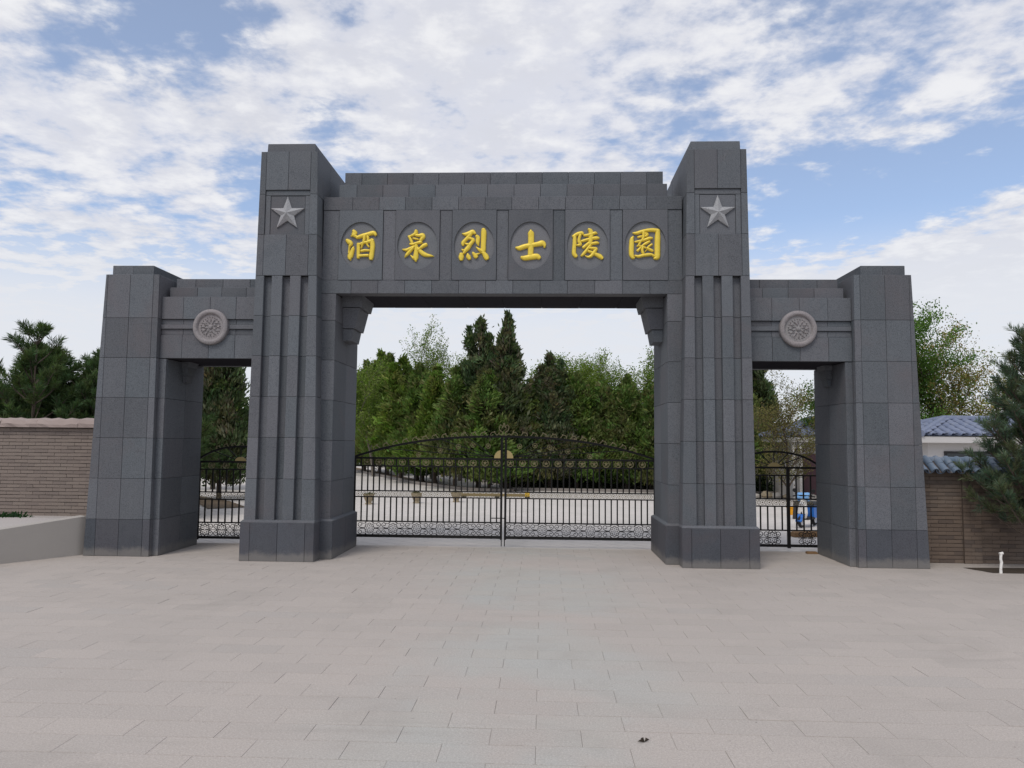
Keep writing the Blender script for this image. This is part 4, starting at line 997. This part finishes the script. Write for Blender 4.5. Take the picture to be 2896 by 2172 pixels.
# junipers seen through the central opening
GJ = 'junipers seen through the central opening'
J = [  # x, y, H, proto, label
 (-1.88, 19.4, 6.85, 2, 'tall dark juniper with twin pointed tips left of the gate centre'),
 (-.76, 19.0, 7.05, 4, 'tallest dark juniper with an open airy tip near the gate centre'),
 (-1.35, 18.3, 4.6, 3, 'broad dark juniper in front of the two tallest ones behind the gate'),
 (.98, 19.4, 5.45, 2, 'pointed brownish green juniper just right of the gate centre'),
 (.10, 19.3, 4.3, 3, 'short dark juniper between the tallest one and the pointed brownish one'),
 (2.05, 19.6, 4.6, 0, 'green juniper second right of the gate centre'),
 (3.0, 19.6, 4.25, 3, 'dense green juniper in the right half of the central opening'),
 (4.0, 19.3, 4.4, 0, 'dark green juniper next to the right main pier'),
 (4.9, 19.0, 4.1, 3, 'low dark juniper half hidden by the right main pier'),
 (-2.8, 19.2, 4.75, 0, 'green juniper left of the dark pair, bare trunk showing under it'),
 (-3.9, 21.6, 5.05, 1, 'yellowish green juniper third along the left kerb'),
 (-5.3, 25.4, 5.5, 0, 'upright green juniper fourth along the left kerb'),
 (-6.15, 25.7, 5.9, 1, 'bright green juniper with feathery top by the left kerb'),
 (-7.9, 31.0, 6.6, 0, 'distant green juniper near the left main pier'),
 (-8.6, 32.2, 6.9, 1, 'distant yellowish juniper behind the left main pier edge'),
 (-9.4, 34.2, 6.6, 3, 'far juniper at the end of the left kerb row'),
 (-4.75, 23.6, 4.6, 3, 'short juniper filling the gap in the left kerb row'),
 (-10.4, 36.4, 6.8, 0, 'farthest juniper of the left kerb row')]
for i, (x, y, H, k, lab) in enumerate(J):
    h0 = [6.0, 6.0, 7.0, 5.5, 6.5][k]; s_ = H/h0; w = 1.15 if H > 6.7 else 1.38
    tree('juniper', lab, JP[k][0], JP[k][1], (x, y, 0), s_*w, None, GJ, 'tree', s_)
# dark second rank closing the view behind
for i, (x, y, H, k) in enumerate([(-.2, 24.5, 4.6, 3), (1.4, 24.0, 4.8, 0), (2.9, 24.6, 4.9, 3), (4.6, 24.2, 5.0, 0), (6.2, 24, 5.0, 3), (-6.6, 47, 6.5, 3), (-4.4, 42, 6.2, 0), (-2.6, 36, 5.8, 3), (-9.2, 50, 7, 0), (-12.5, 52, 7, 3), (-1.3, 31, 5.2, 0), (8, 25, 5.4, 0), (-15.5, 50, 7.5, 3)]):
    h0 = [6.0, 6.0, 7.0, 5.5, 6.5][k]; s_ = H/h0; tree('juniper', 'dark juniper in the dense rear rank behind the central opening', JP[k][0], JP[k][1], (x, y, -.6), s_*1.45, None, 'rear rank of junipers', 'tree', s_*1.1)
g1 = grow(7.4, 21, LG, .46, 11000, .095, 3, 'bark_pale', .85, .10, .35); place('young_poplar', 'slender pale tree with sparse yellow-green leaves left of the junipers', g1, (-4.85, 27.0, 0), 8.15)
g2 = grow(6.2, 33, LG, .5, 17000, .09, 3, 'bark_pale', .65, .13, .25)
place('leafy_tree', 'yellow-green leafy tree behind the right junipers, beside the right pier', g2, (4.5, 23.5, 0), 6.0)
g3 = grow(6.0, 35, LG, .62, 18000, .09, 3, 'bark_pale', .6, .13, .25)
place('leafy_tree', 'fresh green rounded tree behind the pointed brownish juniper', g3, (2.1, 24, 0), 5.9); place('leafy_tree', 'pale green thin-topped tree between the right junipers', g1, (3.3, 25, 0), 6.3)
place('leafy_tree', 'yellow-green rounded tree filling the gap right of the twin-tipped juniper', g3, (.55, 23.5, 0), 5.6); place('leafy_tree', 'bright green tree crown over the low dark juniper by the right pier', g2, (5.6, 24.5, 0), 6.1); place('leafy_tree', 'light green tree between the slender pale tree and the dark junipers', g3, (-3.3, 25.5, 0), 6.0)
place('leafy_tree', 'light green feathery tree at the left edge of the central opening', g2, (-8.2, 29, 0), 6.2); place('leafy_tree', 'light green tree peeping over the left kerb junipers', g3, (-7.0, 31, 0), 6.2)

# left doorway
tree('juniper', 'large dark juniper with low branches in the bed behind the left doorway', JP[2][0], JP[2][1], (-9.2, 11.9, 0), .84, None, None, 'tree', .88)
tree('juniper', 'brownish juniper behind the left doorway beside the main pier', JP[4][0], JP[4][1], (-8.9, 15.5, 0), .95, None, None, 'tree', .92)
tree('juniper', 'green juniper farther back behind the left doorway', JP[0][0], JP[0][1], (-11.6, 17.0, 0), 1.15, None, None, 'tree', 1.0)
q = MB(); q.add([(-8.15, 8.75, .012), (-7.35, 9.35, .012), (-8.6, 11.3, .012), (-10.6, 13.5, .012), (-11.6, 13.2, .012), (-9.5, 10.9, .012)], [(0, 1, 2, 3, 4, 5)]); tag(q.build('planting_bed', 'soil'), kind='structure')
# right doorway
tree('juniper', 'dark green juniper behind the right doorway next to the main pier', JP[3][0], JP[3][1], (7.45, 17.6, 0), 1.05, None, None, 'tree', .95)
tree('juniper', 'tall dark juniper farther back behind the right doorway', JP[0][0], JP[0][1], (8.9, 22.5, 0), 1.25, None, None, 'tree', 1.05)
g4 = grow(4.6, 44, OL, .7, 8500, .07, 3, 'bark', .5, .14, .2); place('olive_brown_tree', 'olive-brown thin-leaved small tree behind the right doorway', g4, (8.75, 14.4, 0), 4.5)
tree('juniper', 'dark juniper behind the blue-roofed house in the right doorway', JP[2][0], JP[2][1], (10.6, 24, 0), 1.0, None, None, 'tree', .9)
# right of the gateway
g5 = grow(6.6, 52, MG, .8, 42000, .075, 3, 'bark', .5, .14, .2); place('broadleaf_tree', 'deep green broadleaf tree right behind the right outer pier', g5, (12.55, 15.5, 0), 6.7)
g6 = grow(6.2, 57, MY, .68, 20000, .07, 3, 'bark', .6, .12, .22); place('maple_tree', 'thinning maple with yellow-brown leaves behind the tiled house', g6, (14.9, 15.6, 0), 6.3)
place('maple_tree', 'sparse yellowish maple half hidden by the right pine', grow(5.0, 58, MY, .6, 7000, .08, 3, 'bark', .6, .16, .22), (16.6, 16, 0), 5.0)

def pine_proto(H, R, z0, lev, pal, shoots=7, need=46, nl=.11, nw=.0065, seed=3, nb=8, lean=(0, 0), rise=.25, f0=.25):
    rs = random.Random(seed); q = MB(); P = []; D = []; Cc = []; pts = [(lean[0]*t*t, lean[1]*t*t, H*t) for t in [i/8 for i in range(9)]]
    q.tube([(a, c, z-.05) for a, c, z in pts], [max(.012, .055*H/3.6*(1-i/8.4)) for i in range(9)], 8)
    def shoot(p, d, ln):
        n = need; u = rg.uniform(0, 1, n)**.8; ax = np.array(tuple(d)); base = np.array(tuple(p))+ax[None]*u[:, None]*ln
        r = rg.normal(size=(n, 3)); r -= (r@ax)[:, None]*ax[None]; r /= np.linalg.norm(r, axis=1, keepdims=True)
        P.append(base); D.append(ax[None]*.75+r*.75+np.array([0, 0, .12])); Cc.append(jitter(np.array(pal[rs.randrange(len(pal))])*math.exp(rs.gauss(0, .15)), n, .15))
    for k in range(lev):
        t = (k+.5)/lev; z = z0+(H-z0)*t*.97; c0 = Vector((lean[0]*(z/H)**2, lean[1]*(z/H)**2, z))
        for j in range(nb):
            a = 6.283*(j+rs.random())/nb; ln = R*(1-t)**.72*rs.uniform(.7, 1.12)+.14; d = Vector((math.cos(a), math.sin(a), rise+.6*t)).normalized()
            p1 = c0+d*ln*.5; p2 = c0+d*ln+Vector((0, 0, .12*ln)); q.tube([tuple(c0), tuple(p1), tuple(p2)], [.018, .012, .006], 5, False)
            m_ = max(3, int(shoots*ln/R*1.5))
            for i in range(m_):
                f = f0+(1-f0)*(i+rs.random())/m_; pp = c0.lerp(p2, f); sd_ = (d*.6+Vector((rs.gauss(0, .55), rs.gauss(0, .55), .45+rs.gauss(0, .3)))).normalized()
                l_ = rs.uniform(.12, .24); q.tube([tuple(pp), tuple(pp+sd_*l_)], [.006, .004], 4, False); shoot(pp, sd_, l_)
            shoot(p2-d*.08, (d+Vector((0, 0, .5))).normalized(), .2)
    top = Vector((lean[0], lean[1], H))
    for k in range(4): shoot(top-Vector((0, 0, .25)), Vector((rs.gauss(0, .25), rs.gauss(0, .25), 1)).normalized(), .3)
    P = np.concatenate(P); D = np.concatenate(D); Cc = np.concatenate(Cc); n = len(P)
    return q.mesh('trunk', 'bark'), cards_mesh('crown', P, D, rg.uniform(.75, 1.2, n)*nl, np.full(n, nw), Cc)
PN = [(.085, .132, .094), (.098, .142, .098), (.115, .150, .094), (.128, .150, .086)]
pr = pine_proto(3.6, 1.0, .30, 12, PN, 9, 62, .115, .0085, 5, 7, (.1, 0), .6, .35)
tree('pine_tree', 'dark green pine in the planting bed at the right edge of the picture', pr[0], pr[1], (8.0, .38, 0), .98, 0.4)
PL = [(.085, .130, .052), (.100, .140, .060), (.072, .115, .056)]
pl_ = pine_proto(4.0, 1.3, .5, 8, PL, 7, 46, .16, .013, 9, 5, (0, 0), .55, .55)
tree('pine_tree', 'tall open pine with whorled branches above the tan brick wall', pl_[0], pl_[1], (-10.5, 5.0, 0), 1.05, 1.0)
pl2 = pine_proto(3.4, 1.6, .3, 10, [(.074, .118, .056), (.092, .130, .060)], 10, 46, .15, .016, 12, 10, (0, 0), .4, .3)
for i, (x, y, s_, lab) in enumerate([(-9.3, 5.6, .90, 'bushy dark pine left of the gateway beside the outer pier'), (-11.9, 5.4, .86, 'bushy dark pine at the left edge beyond the brick wall'), (-8.4, 6.4, .86, 'low pine touching the left outer pier beyond the wall'), (-8.9, 7.4, 1.05, 'pine between the tall open one and the left outer pier'), (-11.3, 6.6, 1.12, 'wide pine crown left of the tall open one above the brick wall'), (-9.9, 6.8, 1.1, 'wide pine crown right of the tall open one above the brick wall'), (-13.6, 6.5, 1.1, 'broad pine at the extreme left edge'), (-12.5, 8, 1.0, 'far pine behind the tall open one at left'), (-10.5, 8.2, .98, 'dense pine directly behind the tall open one at left')]):
    tree('pine_tree', lab, pl2[0], pl2[1], (x, y, 0), s_, None, 'pines beyond the tan brick wall')
g7 = grow(5.0, 71, LG, .3, 500, .09, 3, 'bark_pale', .9, .15, .3)
place('bare_sapling', 'nearly bare thin sapling rising behind the left outer pier', g7, (-10.9, 9.6, 0), 4.6); place('bare_sapling', 'thin twiggy sapling between the pines and the left pier', g7, (-9.9, 9.0, 0), 4.3)
# small juniper shrub on the terrace
n = 900; P = rg.normal(0, 1, (n, 3))*np.array([.13, .10, .03])+np.array([0, 0, .06]); sh = cards_mesh('foliage', P, rg.normal(0, .6, (n, 3))+np.array([.3, 0, .5]), rg.uniform(.05, .11, n), rg.uniform(.02, .035, n), jitter((.035, .075, .035), n))
o = thing('creeping_shrub', 'small low green shrub on the raised terrace at the left edge', 'shrub', (-8.05, .95, .42)); link('foliage', sh, o)
q = MB(); [q.tube([(0, 0, -.03), (random.gauss(0, .05), random.gauss(0, .05), .04), (random.gauss(0, .12), random.gauss(0, .1), .08)], [.01, .008, .004], 5) for _ in range(6)]; q.build('stem', 'bark', o)
# undergrowth behind the junipers
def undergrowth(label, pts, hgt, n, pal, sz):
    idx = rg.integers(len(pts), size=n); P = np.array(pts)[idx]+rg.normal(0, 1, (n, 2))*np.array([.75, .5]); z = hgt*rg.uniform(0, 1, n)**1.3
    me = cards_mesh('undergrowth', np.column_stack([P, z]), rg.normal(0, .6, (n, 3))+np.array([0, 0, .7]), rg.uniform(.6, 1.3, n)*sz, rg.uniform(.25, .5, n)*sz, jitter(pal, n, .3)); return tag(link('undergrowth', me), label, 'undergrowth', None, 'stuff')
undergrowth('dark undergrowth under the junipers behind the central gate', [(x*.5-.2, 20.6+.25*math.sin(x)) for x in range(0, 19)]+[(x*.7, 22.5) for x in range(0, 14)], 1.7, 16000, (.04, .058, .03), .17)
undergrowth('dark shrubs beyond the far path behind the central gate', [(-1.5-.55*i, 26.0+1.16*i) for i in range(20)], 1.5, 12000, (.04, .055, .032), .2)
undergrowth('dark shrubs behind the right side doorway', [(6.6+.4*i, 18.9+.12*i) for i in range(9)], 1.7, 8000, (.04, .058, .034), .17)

# ================================================================== INNER GROUND: kerbs, beds, path
def strip(name, near_, far_, m, z, h=.0):
    q = MB(); n = len(near_)
    for (a, c) in zip(near_, far_): q.v += [(a[0], a[1], z), (c[0], c[1], z)]
    for i in range(n-1): q.f.append((2*i, 2*i+1, 2*i+3, 2*i+2))
    return q.build(name, m)
NE = [(-.5, 17.45), (-1.76, 17.68), (-2.75, 18.7), (-3.77, 20.4), (-4.8, 22.0), (-6.05, 24.8), (-8.43, 30.3), (-11.4, 37.2), (-15, 45)]
FE = [(-.2, 18.6), (-1.35, 18.9), (-2.2, 19.8), (-3.1, 21.3), (-4.1, 23.0), (-5.3, 25.8), (-7.6, 31.3), (-10.5, 38.2), (-14, 46)]
tag(strip('kerb_bed', NE, FE, 'soil', .012), kind='structure')
q = MB(); n = len(NE)
for (a, c) in NE: q.v += [(a, c-.06, 0), (a, c-.06, .11), (a+.1, c+.06, .11), (a+.1, c+.06, 0)]
for i in range(n-1):
    for j in range(3): q.f.append((i*4+j, i*4+j+1, i*4+5+j, i*4+4+j))
tag(q.build('kerb', 'kerb'), kind='structure')
q = MB(); q.add([(-.5, 18.55, .006), (14, 17.6, .006), (14, 60, .006), (-6, 34, .006), (-1.4, 23.7, .006)], [(0, 1, 2, 3, 4)]); tag(q.build('tree_bed', 'dark_soil'), kind='structure')
q = MB(); q.add([(-.5, 18.5, 0), (14, 17.5, 0), (14, 17.62, 0), (-.5, 18.62, 0), (-.5, 18.5, .1), (14, 17.5, .1), (14, 17.62, .1), (-.5, 18.62, .1)], [(0, 1, 5, 4), (4, 5, 6, 7), (2, 3, 7, 6)]); tag(q.build('kerb', 'kerb'), kind='structure')
PE = [(-1.43, 23.7), (-2.02, 25.0), (-2.83, 27.6), (-3.8, 30.1), (-5.25, 32.8), (-6.5, 35.4), (-8.6, 39.6), (-10.6, 43.9), (-14, 52)]
q = MB()
for a, c in PE: q.v += [(a, c, 0), (a, c, .14), (a+.15, c+.1, .14), (a+6, c+4, .16)]
for i in range(len(PE)-1):
    for j in range(3): q.f.append((i*4+j, i*4+j+1, i*4+5+j, i*4+4+j))
tag(q.build('far_bank', 'dark_soil'), kind='structure')
q = MB()
for a, c in PE: q.v += [(a-.14, c-.05, 0), (a-.14, c-.05, .17), (a-.0, c+.0, .17), (a+.0, c+.0, 0)]
for i in range(len(PE)-1):
    for j in range(3): q.f.append((i*4+j, i*4+j+1, i*4+5+j, i*4+4+j))
tag(q.build('far_kerb', 'terrace'), kind='structure')

# ================================================================== SMALL THINGS
def bowl(loc, lab):
    o = thing('stone_planter', lab, 'planter', loc, 0, 'stone bowl planters inside the gate')
    q = MB(); q.lathe([(0, 0), (.10, 0), (.105, .03), (.075, .05), (.09, .08), (.15, .20), (.165, .30), (.15, .30), (.13, .22), (0, .21)], 20); q.build('bowl', 'rubble_brown', o)
    n = 160; P = rg.normal(0, 1, (n, 3))*np.array([.06, .06, .02])+np.array([0, 0, .27]); link('foliage', cards_mesh('foliage', P, rg.normal(0, .5, (n, 3))+np.array([0, 0, .6]), rg.uniform(.04, .08, n), rg.uniform(.015, .03, n), jitter((.08, .09, .03), n)), o)
bowl((-4.37, 10.97, 0), 'stone bowl planter nearest the left main pier behind the gate'); bowl((-3.08, 11.62, 0), 'middle of three stone bowl planters behind the left leaf'); bowl((-1.96, 12.26, 0), 'stone bowl planter nearest the gate centre behind the left leaf')
o = thing('boom_barrier', 'long yellow-brown boom lying on the paving behind the gate centre', 'barrier', (-.92, 14.2, 0), .02)
q = MB(); q.cbox(-1.18, 1.02, -.05, .05, .05, .14, .015); q.build('boom', 'dull_yellow', o)
q = MB(); q.cbox(1.02, 1.18, -.08, .08, .02, .19, .03); q.build('end_block', 'yellow_paint', o)
for xx in (-1.0, .1, 1.1):
    q = MB(); q.cbox(xx-.08, xx+.08, -.10, .10, 0, .06, .01); q.build('foot', 'rubber', o)

o = thing('electric_scooter', 'small blue electric scooter parked inside the right side gate', 'scooter', (6.64, 6.3, 0), math.radians(-40))
def wheel(yc, nm):
    q = MB(); pr_ = [(.085, -.03), (.105, -.036), (.13, -.030), (.14, 0), (.13, .030), (.105, .036), (.085, .03)]
    q.lathe(pr_, 22, (0, yc, .14), 'X'); w = q.build(nm, 'rubber', o, True)
    q = MB(); q.lathe([(0, -.02), (.03, -.03), (.035, -.02), (.075, -.018), (.088, -.031), (.088, .031), (.075, .018), (.035, .02), (.03, .03), (0, .02)], 18, (0, yc, .14), 'X'); q.build('rim', 'alloy', w)
wheel(-.36, 'front_wheel'); wheel(.42, 'rear_wheel')
q = MB(); q.tube([(0, -.36, .18), (0, -.30, .38), (0, -.24, .62)], [.025, .024, .022], 8)
for sx in (-1, 1): q.tube([(sx*.05, -.36, .14), (sx*.05, -.33, .30)], .014, 6)
q.build('fork', 'rubber', o)
q = MB(); pts = [(-.075, -.50, .16), (-.07, -.44, .25), (-.075, -.34, .30), (-.07, -.24, .29)]
for (x_, y_, z_) in pts: q.v += [(x_, y_, z_), (-x_, y_, z_), (-x_, y_, z_-.02), (x_, y_, z_-.02)]
for i in range(3):
    for j in range(4): q.f.append((i*4+j, i*4+(j+1) % 4, i*4+4+(j+1) % 4, i*4+4+j))
q.build('front_fender', 'blue_plastic', o)
q = MB(); rows = [(-.28, .20, .08), (-.30, .32, .115), (-.29, .44, .10), (-.26, .56, .07), (-.24, .64, .06)]
for (y_, z_, w_) in rows: q.v += [(-w_, y_+.04, z_), (-w_*.5, y_-.035, z_), (w_*.5, y_-.035, z_), (w_, y_+.04, z_), (0, y_+.05, z_)]
for i in range(4):
    for j in range(5): q.f.append((i*5+j, i*5+(j+1) % 5, i*5+5+(j+1) % 5, i*5+5+j))
q.f += [(0, 1, 2, 3, 4), (20, 21, 22, 23, 24)]; q.build('leg_shield', 'white_paint', o)
q = MB(); q.cbox(-.12, .12, -.26, .14, .17, .22, .015); q.build('footboard', 'rubber', o)
q = MB(); q.frus((-.12, .12, .10, .55), (-.10, .10, .12, .60), .19, .46); q.build('rear_body', 'blue_plastic', o)
q = MB(); q.cbox(-.12, .12, .08, .62, .465, .54, .03); q.build('seat', 'seat_black', o)
q = MB(); q.tube([(-.25, -.16, .68), (-.12, -.22, .70), (.12, -.22, .70), (.25, -.16, .68)], .016, 8); q.build('handlebar', 'rubber', o)
for sx in (-1, 1):
    q = MB(); q.tube([(sx*.18, -.2, .69), (sx*.21, -.17, .79)], .006, 6); q.lathe([(0, -.008), (.04, -.006), (.045, 0), (.04, .008), (0, .01)], 12, (sx*.215, -.17, .81), 'Y'); q.build('mirror', 'rubber', o)
q = MB()
for i in range(7):
    for j in range(5): q.v.append((-.135+.045*i, -.27+.04*abs(j-2)+random.gauss(0, .008), .745-.045*j+.02*(j == 0)+random.gauss(0, .006)))
for i in range(6):
    for j in range(4): q.f.append((i*5+j, i*5+j+1, i*5+6+j, i*5+5+j))
cl = q.build('handlebar_cover', 'lightblue_cloth', o, True); md = cl.modifiers.new('s', 'SOLIDIFY'); md.thickness = .02
q = MB(); q.lathe([(0, .04), (.03, .03), (.045, .0), (.045, -.03)], 14, (0, -.335, .52), 'Y'); q.build('headlight', 'alloy', o)
q = MB(); q.tube([(.05, .05, .18), (.14, .02, .01)], .01, 6); q.build('side_stand', 'rubber', o)

o = thing('orange_crate', 'small orange plastic crate on the paving behind the right gate', 'crate', (7.26, 9.35, 0), .15)
q = MB(); w, d, h, t = .10, .08, .20, .012
q.box(-w, w, -d, -d+t, 0, h); q.box(-w, w, d-t, d, 0, h); q.box(-w, -w+t, -d+t, d-t, 0, h); q.box(w-t, w, -d+t, d-t, 0, h); q.box(-w+t, w-t, -d+t, d-t, 0, t); q.build('crate_body', 'orange_plastic', o)
q = MB(); q.box(-w-.012, w+.012, -d-.012, -d-.001, h-.03, h); q.box(-w-.012, w+.012, d+.001, d+.012, h-.03, h); q.box(-w-.012, -w-.001, -d, d, h-.03, h); q.box(w+.001, w+.012, -d, d, h-.03, h); q.build('rim', 'orange_plastic', o)
q = MB(); q.box(.01, .07, -d-.006, -d-.001, .03, .11); q.build('handle_slot', 'rubber', o)
o = thing('folding_board', 'dark grey folding board standing beside the blue scooter', 'board', (7.05, 8.2, 0), -.3)
for sy in (-1, 1):
    q = MB(); q.hexa([(-.13, sy*.13-.01, 0), (.13, sy*.13-.01, 0), (.13, sy*.13+.01, 0), (-.13, sy*.13+.01, 0), (-.10, sy*.015-.01, .42), (.10, sy*.015-.01, .42), (.10, sy*.015+.01, .42), (-.10, sy*.015+.01, .42)]); q.build('panel', 'seat_black', o)
q = MB(); q.tube([(-.10, 0, .425), (.10, 0, .425)], .014, 8); q.build('hinge', 'rubber', o)
def stone(loc, r, m, lab, seed):
    rs = random.Random(seed); q = MB(); q.lathe([(0.02, 0), (.8, .0), (1.0, .3), (.85, .62), (.5, .85), (.02, .92)], 9)
    q.v = [(x*r*rs.uniform(.8, 1.15)*1.3, y*r*rs.uniform(.8, 1.15), z*r*rs.uniform(.85, 1.1)) for x, y, z in q.v]
    q.f += [tuple(range(8, -1, -1)), tuple(range(45, 54))]; o = q.build('stone', m); o.location = loc; o.rotation_euler = (0, 0, rs.uniform(0, 6)); return tag(o, lab, 'stone', 'stones heaped by the far bed')
for i, (x, y, r, m, lab) in enumerate([(8.15, 16.0, .15, 'rubble', 'grey stone at the left end of the heap behind the right gate'), (8.55, 16.1, .24, 'rubble_brown', 'large tan stone in the heap behind the right gate'), (8.85, 16.0, .20, 'rubble', 'upright pale stone right of the tan one'), (9.15, 15.9, .15, 'rubble_brown', 'small pinkish stone in the middle of the heap'), (9.5, 15.3, .16, 'rubble', 'flat grey stone in front of the porch posts'), (9.8, 15.2, .20, 'rubble', 'pale stone beside the porch posts')]): stone((x, y, 0), r, m, lab, i)
q = MB(); q.cbox(-.34, .34, -.09, .09, 0, .10, .02); o = q.build('timber', 'wood'); o.location = (6.0, 4.35, .002); o.rotation_euler = (0, 0, .2); tag(o, 'weathered brown timber lying behind the right side gate', 'timber')
q = MB(); q.frus((-.10, .10, -.04, .04), (-.10, .06, -.035, .035), 0, .035); o = q.build('wooden_wedge', 'wood'); o.location = (5.22, 1.86, .002); tag(o, 'small reddish wooden wedge on the floor by the right doorway', 'wedge')
q = MB()
for k in range(3):
    a = k*1.3+.4; q.add([(0, 0, .004), (.02*math.cos(a), .03*math.sin(a), .018), (.045*math.cos(a+.3), .045*math.sin(a+.3), .006), (.02*math.cos(a+.7), .02*math.sin(a+.7), .022), (0, 0, .0)], [(0, 1, 2, 3), (4, 3, 2), (4, 2, 1)])
o = q.build('dead_leaf', 'dead_leaf'); o.location = (1.309, -6.606, .002); tag(o, 'crumpled dark dead leaf on the paving in the foreground', 'leaf')
